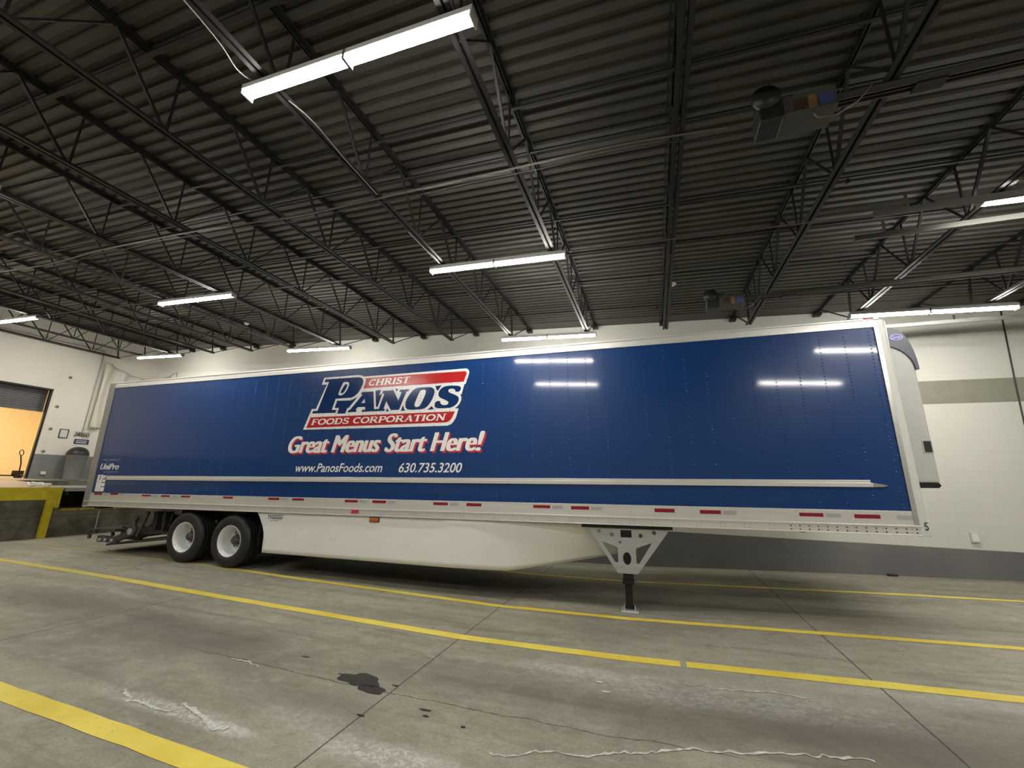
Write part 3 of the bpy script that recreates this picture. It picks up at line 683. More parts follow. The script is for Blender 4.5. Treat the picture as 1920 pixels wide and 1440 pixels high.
# picture frame and posters
t = empty('wall_frame', (XL+.005, 1.97, 3.03)); tag(t, 'small black framed notice on the dock wall, left of the blue sign', 'frame')
m2 = MB()
for a0 in [(-.115, -.095, -.15, .15), (.095, .115, -.15, .15), (-.115, .115, -.15, -.13), (-.115, .115, .13, .15)]: m2.box(0, .02, *a0)
m2.build('frame', M['dark'], t); MB().box(0, .008, -.095, .095, -.13, .13).build('notice', M['sign_white'], t)
def wall_text(name, txt, y0, y1, z0, z1, xoff, mat, parent, bold=.0):
    vs, fs = text_verts(txt, y0, y1, z0, z1, bold=bold)
    o = MB().add([(xoff, y, z) for y, z in vs], fs).build(name, mat, parent, fixn=False); return face_dir(o, Vector((1, 0, 0)))
t = empty('blue_sign', (XL+.005, 2.49, 2.80)); tag(t, 'small navy blue sign with white lettering above the trash bin', 'sign')
MB().box(0, .01, -.20, .20, -.085, .085).build('plate', M['sign_blue'], t, .004)
for k in range(2):      # two illegible lines of lettering
    m2 = MB(); y = -.15
    while y < .14:
        l = .02+.012*((int(y*300)+k) % 3); m2.box(.0105, .012, y, y+l, .01-.06*k, .045-.06*k); y += l+.01
    m2.build('lettering', M['sign_white'], t)['kind'] = 'stuff'
t = empty('wall_rack', (XL+.005, 2.45, 3.03)); tag(t, 'cluster of grey hooks and straps hanging above the blue sign', 'rack')
MB().box(0, .02, -.20, .20, .07, .10).build('rail', M['alu_dull'], t)
for k in range(6):
    yy = -.17+.065*k
    MB().tube([(.03+.04*math.cos(q), yy+.03*math.sin(q), .02+.05*math.sin(q*1.0+k)-.02) for q in [2*PI*i/12 for i in range(12)]], .01, 6, True).build('strap_loop', M['lift'], t)
MB().tube([(.02, -.02, .10), (.03, -.02, .22), (.03, .16, .22), (.02, .16, .10)], .006, 6).build('wire_hook', M['alu_dull'], t)
for z, y in [(4.94, 1.74), (3.90, 1.62), (3.15, 1.62), (2.40, 1.60)]:
    t = empty('wall_anchor', (XL, y, z)); tag(t, 'dark round wall anchor beside the doorway, %s' % {4.94: 'the one above the door corner', 3.90: 'the upper one of the column', 3.15: 'the middle one of the column', 2.40: 'the lowest at the grey paint edge'}[z], 'wall anchor', 'anchors beside the doorway')
    MB().lathe([(0, .03), (.03, .03), (.04, .012), (.055, .0)], n=16, axis='x').build('washer', M['alu_dull'], t); MB().lathe([(0, .06), (.018, .06), (.018, .03)], n=8, axis='x').build('bolt', M['dark'], t)
o = MB().box(XL, XL+.05, 1.68, 1.80, 1.66, 1.76).build('wall_switch', M['white'], None, .01); tag(o, 'small white box low on the grey part of the dock wall', 'switch box')
tag(MB().tube([(XL+.02, -2.5, 6.02), (XL+.02, 2.42, 6.12), (XL+.02, 2.44, 6.05), (XL+.02, 2.44, 3.0)], .013, 8).build('wall_conduit', M['alu_dull']), 'grey conduit running along the dock wall and down beside the plastic sheet', 'conduit')
# draped plastic sheet in the far left corner
vs = []; nu, nv = 60, 22
for i in range(nu+1):
    u = i/nu
    for j in range(nv+1):
        v = j/nv
        if u < .62: bx0, by0 = XL+.006, 2.55+(u/.62)*1.65
        else: bx0, by0 = XL+.006+(u-.62)/.38*1.1, 4.344
        z = 5.75-.35*math.sin(PI*u)*(1-v)-v*2.45
        fold = (.05+.06*v)*math.sin(u*PI*11+.9*math.sin(v*3))+.03*math.sin(u*31+v*5)
        vs.append((bx0+(max(0, fold+.06) if u < .62 else 0), by0-(max(0, fold+.06) if u >= .62 else 0), z))
fs = [(i*(nv+1)+j, (i+1)*(nv+1)+j, (i+1)*(nv+1)+j+1, i*(nv+1)+j+1) for i in range(nu) for j in range(nv)]
o = MB().add(vs, fs, True).build('plastic_sheet', M['sheet'], fixn=False); tag(o, 'off-white plastic sheet draped in folds in the far left corner', 'plastic sheet')
md = o.modifiers.new('solid', 'SOLIDIFY'); md.thickness = .004
# roller shutter, partly lowered in the doorway
t = empty('roller_shutter', (XL-.31, 0, 3.74)); tag(t, 'dark grey slatted roller shutter half raised in the dock doorway', 'roller shutter')
m2 = MB().box(-.012, .002, DY0, DY1-.002, 0, .86); z = 0
while z < .84: m2.box(0, .02, DY0, DY1-.002, z, z+.070); m2.box(.0, .028, DY0, DY1-.002, z+.015, z+.050); z += .076
m2.build('slats', M['shutter'], t, fixn=False); MB().box(-.02, .04, DY0, DY1-.002, -.05, .0).build('bottom_bar', M['shutter'], t)
o = MB().box(XL-.12, XL-.03, DY1-.05, DY1, 1.53, DZ1).build('trim_3', M['black']); tag(o, kind='structure')
o = MB().box(XL-.13, XL+.01, DY0, DY1, DZ1-.05, DZ1).build('trim_4', M['black']); tag(o, kind='structure')
# pallet jack in the doorway
t = empty('pallet_jack', (-7.1, 1.52, 1.525), .5); t.scale = (.8, .8, .8); tag(t, 'black pallet jack with upright handle standing in the lit doorway', 'pallet jack')
MB().lathe([(0, -.12), (.085, -.12), (.085, .12), (0, .12)], (.06, 0, .09), 'y', 20).build('steer_wheel', M['dark'], t)
MB().box(-.10, .12, -.14, .14, .12, .30).build('pump', M['black'], t, .02)
MB().tube([(.05, 0, .25), (.02, 0, .6), (-.05, -.02, .92)], .022, 10).build('handle_shaft', M['black'], t)
lp = [(-.05+.0*math.cos(a_)-.02*math.sin(a_), -.02+.085*math.cos(a_), 1.03+.115*math.sin(a_)) for a_ in [2*PI*i/20 for i in range(20)]]
MB().tube(lp, .015, 8, True).build('handle_loop', M['black'], t)
for s_ in (-1, 1): MB().box(-1.2, -.08, .10*s_-.075 if s_ > 0 else -.20, .20 if s_ > 0 else -.10+.075, .07, .12).build('fork', M['black'], t, .01)
for s_ in (-1, 1): MB().lathe([(0, -.04), (.04, -.04), (.04, .04), (0, .04)], (-1.05, .12*s_, .04), 'y', 14).build('fork_roller', M['dark'], t)
# wall outlets in the next room
for y, z, l2 in [(-.55, 2.75, 'upper left'), (-.15, 2.62, 'lower right')]:
    t = MB().box(-13, -12.94, y, y+.12, z, z+.12).build('wall_outlet', M['lift'], None, .01); tag(t, 'small grey outlet on the cream wall through the doorway, the %s one' % l2, 'outlet')

# ------------------------------------------------------------------ the trailer
TY, TP = 0.0431198739, 0.0167356829
ex = Vector((math.cos(TY)*math.cos(TP), math.sin(TY)*math.cos(TP), math.sin(TP)))
ez = Vector((-math.cos(TY)*math.sin(TP), -math.sin(TY)*math.sin(TP), math.cos(TP))); ey = ez.cross(ex)
LEAN = math.radians(.8); ez, ey = ez*math.cos(LEAN)-ey*math.sin(LEAN), ey*math.cos(LEAN)+ez*math.sin(LEAN)
TR = bpy.data.objects.new('semi_trailer', None); COL.objects.link(TR)
TO = Vector((0, 0, 1.01))
TR.matrix_world = Matrix(((ex.x, ey.x, ez.x, TO.x), (ex.y, ey.y, ez.y, TO.y), (ex.z, ey.z, ez.z, TO.z), (0, 0, 0, 1)))
tag(TR, 'long blue refrigerated semi trailer with white and red lettering, parked at the dock', 'trailer')
W = 2.40
def part(mb, name, mat, bevel=0.0, parent=TR): return mb.build(name, M[mat], parent, bevel)
# box walls: local x = along, y = away from the camera, z = up; z=0 is the bottom edge of the side rail
part(MB().box(.17, 15.98, .004, .05, .13, 2.87), 'side_panel', 'panel')
part(MB().box(.17, 15.98, W-.05, W-.004, .13, 2.87), 'side_panel', 'white')
part(MB().box(.02, 16.02, .03, W-.03, 2.88, 2.93), 'roof', 'white')
part(MB().box(.03, 16.0, .04, W-.04, .10, .14), 'floor_pan', 'frame')
part(MB().box(.02, .06, .06, W-.06, .10, 2.88), 'rear_doors', 'white')
# top rail with its drip lip
for y0, y1, s_ in ((-.012, .03, 1), (W-.03, W+.012, -1)):
    tr_ = MB().box(.0, 15.99, y0, y1, 2.835, 2.915).box(.0, 15.99, y0+(.008 if s_ > 0 else 0), y1-(0 if s_ > 0 else .008), 2.915, 2.95)
    tr_.box(.0, 16.02, y0-.008*s_ if s_ > 0 else y0, y1 if s_ > 0 else y1+.008, 2.945, 2.968)
    part(tr_, 'top_rail', 'alu_bright', .003)
# bottom rail: flat tape band above, ribbed channel below
for sgn, yb in ((1, 0), (-1, W)):
    Y_ = lambda a: yb+sgn*a
    br_ = MB()
    def bx2(x0, x1, a, b_, z0, z1): br_.box(x0, x1, min(Y_(a), Y_(b_)), max(Y_(a), Y_(b_)), z0, z1)
    bx2(.16, 15.99, -.004, .03, .118, .30)
    bx2(.02, 16.0, -.018, .04, .0, .118)
    bx2(.02, 16.0, -.030, -.018, .104, .124); bx2(.02, 16.0, -.026, -.018, .0, .012)
    part(br_, 'bottom_rail', 'alu_bright', .002)
# rear frame
for y0 in (-.02, W-.10):
    part(MB().box(-.03, .165, y0, y0+.12, -.02, 2.965), 'rear_post', 'alu_dull', .006)
part(MB().box(-.03, .10, .0, W, 2.86, 2.97), 'rear_header', 'alu_dull', .006)
part(MB().box(-.03, .06, .0, W, -.05, .12), 'rear_sill', 'alu_dull', .006)
# front wall and radiused corner posts
for sgn, yb in ((1, 0), (-1, W)):
    arc = [(15.975, yb-.006*sgn)]
    arc += [(16.03+.10*math.sin(q), yb-.006*sgn+sgn*.10*(1-math.cos(q))) for q in [PI/2*i/8 for i in range(9)]]
    arc += [(16.13, yb+sgn*.16), (15.975, yb+sgn*.16)]
    m2 = MB(); n = len(arc)
    m2.add([(x, y, -.005) for x, y in arc]+[(x, y, 2.94) for x, y in arc], [tuple(range(n)), tuple(range(2*n-1, n-1, -1))]+[(i, (i+1) % n, (i+1) % n+n, i+n) for i in range(n)])
    part(m2, 'corner_post', 'white')
    part(MB().box(15.945, 16.0, yb-.012 if sgn > 0 else yb, yb if sgn > 0 else yb+.012, .12, 2.88), 'corner_trim', 'alu', .002)
    # radiused top cap of the corner
    part(MB().box(15.99, 16.10, min(yb, yb+sgn*.14), max(yb, yb+sgn*.14), 2.935, 2.965), 'corner_cap', 'alu_dull', .012)
part(MB().box(16.08, 16.12, .12, W-.12, .0, 2.93), 'front_wall', 'white')
part(MB().box(16.0, 16.125, .05, W-.05, -.012, -.003), 'front_sill', 'black')
text_decal('fleet_number', '5', 16.045, 16.085, .07, .165, -.012, M['dark'], TR, bold=.01)
# marker lamp on the roof edge
part(MB().box(15.84, 15.96, -.03, -.012, 2.955, 2.985), 'clearance_lamp', 'tape_red', .004)
# rivets on the panel seams and rails
rv = MB()
def dome(mb, x, z, r, d, n=6):
    vs = [(x+r*math.cos(2*PI*k/n), d, z+r*math.sin(2*PI*k/n)) for k in range(n)]+[(x+.62*r*math.cos(2*PI*k/n), d-r*.34, z+.62*r*math.sin(2*PI*k/n)) for k in range(n)]+[(x, d-r*.44, z)]
    mb.add(vs, [(k, (k+1) % n, n+(k+1) % n, n+k) for k in range(n)]+[(n+k, n+(k+1) % n, 2*n) for k in range(n)], True)
cols = [10.9017+.3108*k for k in range(-34, 17)]
for x in cols:
    z = .33
    if not .25 < x < 15.94: continue
    while z < 2.81:
        if not (.60 < z < .70): dome(rv, x, z, .011, .004, 8)
        z += .052
z = .33
while z < 2.85: dome(rv, 15.93, z, .009, .004); dome(rv, 16.0, z, .004, -.006); z += .075
o = rv.build('panel_rivets', M['rivet'], TR, fixn=False); o['kind'] = 'stuff'
rv = MB()
for x in cols:
    if .25 < x < 15.94:
        for z in (.15, .20, .27): dome(rv, x, z, .005, -.004)
        for dx in (-.03, .03):
            for z in (.035, .075): dome(rv, x+dx, z, .007, -.018)
        for z in (2.855, 2.90): dome(rv, x, z, .005, -.012)
o = rv.build('rail_rivets', M['alu_dull'], TR, fixn=False); o['kind'] = 'stuff'
rv = MB()
x = 14.55
while x < 15.98:
    for z in (.035, .078): dome(rv, x, z, .011, -.018)
    x += .108
o = rv.build('huck_bolts', M['lift'], TR, fixn=False); o['kind'] = 'stuff'
# rub strip
rs = MB().box(.62, 15.58, -.022, .004, .600, .655).box(.60, 15.56, -.012, .004, .655, .692)
part(rs, 'rub_strip', 'alu_bright', .003)
part(MB().prism([(15.58, .600), (15.58, .655), (15.68, .637), (15.75, .618), (15.68, .603)], -.02, .004), 'rub_strip_end', 'alu_dull')
part(MB().prism([(.62, .600), (.62, .692), (.52, .655), (.54, .60)], -.01, .004), 'rub_strip_end', 'alu_dull')
# conspicuity tape
TAPE = [(.289, .563, .256, .30), (.835, 1.10, .264, .305), (1.875, 2.153, .249, .285), (2.474, 2.741, .248, .284), (3.067, 3.34, .247, .283), (4.264, 4.53, .245, .283), (5.453, 5.728, .24, .283), (6.047, 6.323, .24, .283),
        (7.264, 7.551, .232, .275), (7.867, 8.153, .232, .278), (9.105, 9.384, .224, .27), (9.731, 10.006, .22, .27), (10.907, 11.19, .22, .265), (11.527, 11.811, .213, .262), (12.784, 13.066, .205, .258), (13.413, 13.692, .20, .252), (14.674, 14.957, .202, .249), (15.311, 15.597, .196, .246)]
for i, (a, b_, z0, z1) in enumerate(TAPE):
    o = decal('reflective_tape', [[(a, z0), (b_, z0), (b_, z1), (a, z1)]], -.0065, M['tape_red'], TR); o['label'] = 'red reflective tape'
    g0 = b_+.03; g1 = g0+.17
    if i == 17: g0, g1 = 15.78, 15.94
    if i not in (4, 5, 7, 11, 14): o = decal('reflective_tape', [[(g0, z0-.002), (g1, z0-.002), (g1, z1-.002), (g0, z1-.002)]], -.0065, M['tape_grey'], TR); o['label'] = 'silver reflective tape'
o = decal('reflector', [[(7.44, .04), (7.60, .04), (7.60, .112), (7.45, .112)]], -.0275, M['decal_pink'], TR)
# sticker sheet at the tail
part(MB().box(.262, .43, .001, .004, .335, .715), 'sticker', 'decal_white')
for z0, z1 in ((.335, .43), (.45, .53), (.55, .61), (.63, .70)): decal('sticker', [[(.44, z0), (.56, z0), (.57, z1), (.445, z1)]], .0015, M['decal_white'], TR)
decal('sticker_print', [[(.34, .60), (.37, .60), (.38, .70), (.35, .70)]], -.001, M['dark'], TR); decal('sticker_print', [[(.30, .535), (.36, .535), (.36, .56), (.30, .56)]], -.001, M['tape_grey'], TR)
# distributor mark
D = lambda k: .004-.0025*k
text_decal('distributor_lettering', 'PROUD MEMBER OF', .31, .86, 1.045, 1.078, D(1), M['tape_grey'], TR, shear=.25, bold=.004)
text_decal('distributor_lettering', 'UniPro', .26, .90, .84, .975, D(1), M['decal_white'], TR, shear=.3, fat=.010)
text_decal('distributor_lettering', 'FOODSERVICE', .42, .92, .765, .795, D(1), M['tape_grey'], TR, shear=.2)
# company logo
LG = {"white": [[6.474, 2.696], [7.29, 2.701], [7.375, 2.684], [7.446, 2.659], [7.932, 2.661], [9.637, 2.672], [9.683, 2.652], [9.706, 2.607], [9.702, 2.565], [9.64, 2.373], [9.618, 2.374], [9.568, 2.188], [9.542, 2.181], [9.566, 2.133], [9.564, 2.075], [9.532, 2.01], [9.49, 1.962], [9.438, 1.931], [9.518, 1.924], [9.472, 1.757], [9.415, 1.669], [9.364, 1.63], [9.312, 1.616], [8.032, 1.616], [6.093, 1.629], [6.249, 2.048], [6.354, 2.048], [6.556, 2.548], [6.429, 2.551]],
 "P": [[6.507, 2.66], [7.326, 2.655], [7.398, 2.627], [7.431, 2.579], [7.427, 2.505], [7.39, 2.416], [7.333, 2.328], [7.257, 2.268], [7.187, 2.24], [6.811, 2.238], [6.745, 2.011], [6.856, 2.008], [6.839, 1.949], [6.271, 1.955], [6.289, 2.005], [6.398, 2.007], [6.604, 2.597], [6.492, 2.597]],
 "Pring": [[6.97, 2.575], [7.072, 2.573], [7.102, 2.543], [7.103, 2.497], [7.054, 2.379], [6.978, 2.31], [6.916, 2.295], [6.865, 2.316], [6.869, 2.362], [6.946, 2.553]],
 "Pin": [[6.998, 2.526], [7.057, 2.526], [7.061, 2.49], [7.011, 2.382], [6.963, 2.343], [6.914, 2.348], [6.92, 2.387]],
 "blob": [[6.854, 2.192], [7.188, 2.187], [7.332, 2.251], [7.144, 2.038], [7.113, 2.032], [7.074, 1.926], [6.884, 1.929], [6.917, 2.043], [6.809, 2.05]],
 "A": [[7.403, 2.301], [7.42, 2.341], [7.686, 2.342], [7.733, 1.986], [7.818, 1.984], [7.822, 1.943], [7.449, 1.945], [7.466, 1.981], [7.531, 1.986], [7.525, 2.039], [7.356, 2.042], [7.311, 1.99], [7.34, 1.983], [7.326, 1.947], [7.129, 1.947], [7.145, 1.988], [7.181, 1.993], [7.441, 2.29]],
 "Atri": [[7.497, 2.206], [7.429, 2.12], [7.516, 2.12]], "V": [[7.73, 2.356], [7.86, 2.362], [7.821, 2.257], [7.89, 2.285], [7.809, 2.025], [7.774, 2.024]],
 "N": [[7.902, 2.342], [8.136, 2.34], [8.257, 2.129], [8.316, 2.289], [8.266, 2.304], [8.282, 2.343], [8.481, 2.341], [8.465, 2.301], [8.422, 2.296], [8.287, 1.95], [8.107, 1.951], [7.992, 2.133], [7.947, 1.982], [7.982, 1.98], [7.966, 1.941], [7.822, 1.943], [7.818, 1.984], [7.838, 1.986], [7.938, 2.287], [7.886, 2.285]],
 "O": [[8.541, 2.298], [8.604, 2.347], [8.698, 2.364], [8.924, 2.359], [8.99, 2.334], [9.021, 2.281], [9.016, 2.221], [8.976, 2.112], [8.909, 2.013], [8.839, 1.957], [8.766, 1.939], [8.484, 1.938], [8.433, 1.974], [8.414, 2.035], [8.421, 2.121], [8.48, 2.223]],
 "Oin": [[8.712, 2.298], [8.777, 2.316], [8.829, 2.308], [8.837, 2.265], [8.822, 2.205], [8.757, 2.063], [8.724, 2.004], [8.66, 1.981], [8.616, 2.0], [8.608, 2.044], [8.648, 2.145]],
 "S": [[9.561, 2.344], [9.539, 2.235], [9.437, 2.237], [9.44, 2.275], [9.403, 2.302], [9.33, 2.306], [9.296, 2.274], [9.307, 2.239], [9.371, 2.211], [9.48, 2.163], [9.518, 2.119], [9.516, 2.069], [9.479, 2.004], [9.401, 1.958], [9.313, 1.941], [9.115, 1.941], [9.05, 1.96], [9.025, 1.991], [9.052, 2.083], [9.147, 2.082], [9.145, 2.045], [9.174, 2.01], [9.229, 1.995], [9.292, 2.004], [9.317, 2.037], [9.302, 2.067], [9.214, 2.109], [9.13, 2.147], [9.096, 2.191], [9.105, 2.259], [9.148, 2.316], [9.219, 2.355], [9.336, 2.365]],
 "t1": [[9.025, 2.371], [9.158, 2.376], [9.077, 2.269]], "t2": [[8.887, 1.925], [8.975, 1.993], [9.02, 1.928]], "t3": [[8.327, 1.927], [8.366, 2.033], [8.413, 1.928]], "t4": [[8.001, 1.931], [8.025, 1.991], [8.07, 1.929]], "t5": [[8.168, 2.363], [8.241, 2.363], [8.207, 2.308]],
 "red1": [[7.487, 2.621], [7.935, 2.627], [9.621, 2.621], [9.653, 2.598], [9.655, 2.568], [9.603, 2.422], [7.955, 2.415], [7.447, 2.417], [7.478, 2.511], [7.492, 2.575]],
 "red2": [[6.247, 1.877], [9.449, 1.873], [9.393, 1.752], [9.351, 1.704], [9.291, 1.677], [6.17, 1.665]]}
logo = bpy.data.objects.new('company_logo', None); COL.objects.link(logo); logo.parent = TR
logo['label'] = 'large white, red and blue company logo'
decal('backing', [LG['white']], D(1), M['decal_white'], logo)
decal('red_bar', [LG['red1']], D(2), M['decal_red'], logo); decal('red_bar', [LG['red2']], D(2), M['decal_red'], logo)
for nm in ('P', 'A', 'N', 'O', 'S'):
    h = {'P': 'Pring', 'A': 'Atri', 'O': 'Oin'}.get(nm)
    P_ = smooth_poly(LG[nm], 2) if nm in 'OS' else LG[nm]
    hs = [smooth_poly(LG[h], 2) if h != 'Atri' else LG[h]] if h else []
    o = decal('letter', [P_], D(2), M['decal_navy'], logo, hs)
decal('letter_shade', [smooth_poly(LG['Pin'], 1)], D(2), M['decal_navy'], logo)
for k in ('blob', 'V', 't1', 't2', 't3', 't4', 't5'): decal('letter_shade', [LG[k]], D(2), M['decal_navy'], logo)
decal('lettering', slab_text('CHRIST', (7.545, 2.458), (8.46, 2.462), .130, .3), D(3), M['decal_white'], logo)
decal('lettering', slab_text('FOODS CORPORATION', (6.270, 1.717), (9.265, 1.714), .122, .28), D(3), M['decal_white'], logo)
# slogan with red drop shade, web address and telephone number
for nm, m_, dx, dz, k in (('slogan_shade', 'decal_pink', .03, -.032, 1), ('slogan', 'decal_white', 0, 0, 2)):
    text_decal(nm, 'Great Menus', 5.74+dx, 7.90+dx, 1.163+dz, 1.495+dz, D(k), M[m_], TR, shear=.27, fat=.022)
    text_decal(nm, 'Start Here!', 8.02+dx, 9.96+dx, 1.160+dz, 1.497+dz, D(k), M[m_], TR, shear=.27, fat=.022)
text_decal('web_address', 'www.PanosFoods.com', 6.00, 8.00, .787, .952, D(1), M['decal_white'], TR, shear=.24, bold=.012)
text_decal('telephone_number', '630.735.3200', 8.355, 9.60, .783, .950, D(1), M['decal_white'], TR, shear=.24, bold=.012)

# refrigeration unit on the nose
RU = bpy.data.objects.new('refrigeration_unit', None); COL.objects.link(RU); RU.parent = TR; RU['label'] = 'white refrigeration unit with dark top cap'
x0, x1, y0, y1 = 16.12, 16.48, .28, 2.12
pf = [(x0, .66), (x1, .66), (x1+.005, 1.6), (x1+.01, 2.25)]+[(x1+.01-.30*(1-math.cos(q)), 2.25+.50*math.sin(q)) for q in [PI/2*i/10 for i in range(1, 9)]]+[(x0, 2.72)]
m2 = MB().prism(pf, y0, y1); m2.build('casing', M['reefer'], RU, .025)
cap = [(x0, 2.60), (x1-.10, 2.60), (x1+.012, 2.28), (x1+.045, 2.26)]+[(x1+.045-.25*(1-math.cos(q)), 2.30+.60*math.sin(q)) for q in [PI/2*i/10 for i in range(1, 10)]]+[(x0, 2.92)]
arcc = [(x0, 2.62)]+[(x0+.36*math.sin(q), 2.24+.38*math.cos(q)) for q in [PI/2*i/10 for i in range(1, 11)]]
cap = arcc+[(x1+.04, 2.24)]+[(x1+.04-.22*(1-math.cos(q)), 2.26+.62*math.sin(q)) for q in [PI/2*i/8 for i in range(1, 9)]]+[(x0, 2.90)]
MB().prism(cap, y0-.02, y1+.02).build('top_cap', M['cap_grey'], RU)
MB().prism([(x0, .59), (x1-.02, .59), (x1+.01, .625), (x1-.01, .66), (x0, .66)], y0+.02, y1-.02).build('base_pan', M['black'], RU)
MB().box(x1-.10, x1-.02, y0-.012, y0+.01, 1.07, 1.22).build('vent', M['dark'], RU); MB().box(x1-.115, x1-.005, y0-.006, y0+.01, 1.055, 1.235).build('vent_bezel', M['reefer'], RU)
bd = MB().flat([(16.325+.085*math.cos(2*PI*k/32), 2.735+.052*math.sin(2*PI*k/32)) for k in range(32)], y0-.024).build('badge', M['badge_blue'], RU, fixn=False); face_dir(bd, Vector((0, -1, 0)))
rg = MB(); n = 32
rg.add([(16.325+a_*math.cos(2*PI*k/n), y0-.0255, 2.735+b_*math.sin(2*PI*k/n)) for a_, b_ in ((.078, .046), (.072, .041)) for k in range(n)], [(k, (k+1) % n, n+(k+1) % n, n+k) for k in range(n)])
o = rg.build('badge_ring', M['decal_white'], RU, fixn=False); face_dir(o, Vector((0, -1, 0)))
text_decal('badge_lettering', 'Carrier', 16.262, 16.380, 2.715, 2.757, y0-.0265, M['decal_white'], RU, shear=.2, bold=.0)

# floor crossmembers and main rails underneath
m2 = MB()
x = .6
while x < 15.9: m2.box(x, x+.05, .06, W-.06, .0, .10); x += .305
o = part(m2, 'crossmembers', 'frame'); o['kind'] = 'stuff'
part(MB().box(11.68, 13.02, .01, W-.01, -.05, -.004), 'landing_gear_pad', 'black')
part(MB().box(13.6, 15.9, .5, 2.1, -.03, .0), 'kingpin_plate', 'frame')
part(MB().lathe([(0, -.14), (.045, -.14), (.045, -.10), (.03, -.09), (.03, -.03)], (15.1, 1.3, 0), 'z', 20), 'kingpin', 'lift')
# side skirt
def skirt(sgn, yb):
    def dd(s_): t_ = min(1, max(0, (s_-9.3)/3.0)); return .03+.52*t_*t_*(1.6-.6*t_)
    cols_ = sorted([5.18+.12*i for i in range(int((12.32-5.18)/.12)+1)]+[10.42]); vs = []; nr = 10
    for s_ in cols_:
        top_ = -.004
        if s_ < 10.42: bot_ = -.755-.035*(s_-5.4)/5.0
        else: bot_ = -.79+.31*min(1, (s_-10.42)/1.9)**1.05
        for r in range(nr+1):
            v = r/nr; x_ = s_; 
            if s_ < 5.6: x_ = max(s_, 5.19+.24*math.sin(min(1, v*1.5)*PI/2)) if s_ < 5.45 else s_
            z_ = top_+(bot_-top_)*v
            bulge = dd(s_)*(.25+.75*v) if s_ > 9.3 else dd(s_)
            vs.append((x_, yb+sgn*bulge, z_))
    n_ = nr+1; fs = [(i*n_+r, (i+1)*n_+r, (i+1)*n_+r+1, i*n_+r+1) for i in range(len(cols_)-1) for r in range(nr)]
    o = MB().add(vs, fs, True).build('side_skirt', M['skirt'], TR, fixn=False)
    md = o.modifiers.new('solid', 'SOLIDIFY'); md.thickness = .006; md.offset = 0
    return o
sk = skirt(1, 0.0); skirt(-1, W)
rv = MB()
for s_, z_ in [(8.7, -.06), (8.9, -.06), (9.35, -.055), (8.55, -.48), (8.65, -.485), (9.42, -.52), (9.52, -.52), (7.0, -.43), (7.1, -.43), (6.2, -.42)]: dome(rv, s_, z_, .006, .027)
rv.build('skirt_screws', M['lift'], sk, fixn=False)
text_decal('skirt_lettering', 'TVolution', 5.46, 5.83, -.125, -.055, .024, M['sign_blue'], sk, shear=.2, bold=.02)
decal('skirt_lettering_bar', [[(5.56, -.048), (5.86, -.048), (5.855, -.058), (5.565, -.058)]], .0235, M['sign_blue'], sk)
decal('skirt_lettering_bar', [[(5.53, -.150), (5.74, -.150), (5.74, -.157), (5.53, -.157)]], .0235, M['sign_blue'], sk)
MB().box(7.82, 8.03, -.004, .03, -.105, -.02).build('lamp_bezel', M['dark'], sk, .015)
lm_ = MB().box(7.83, 8.02, -.018, .02, -.095, -.03).build('marker_lamp', M['amber'], sk, .018); lm_['label'] = 'amber side marker lamp'

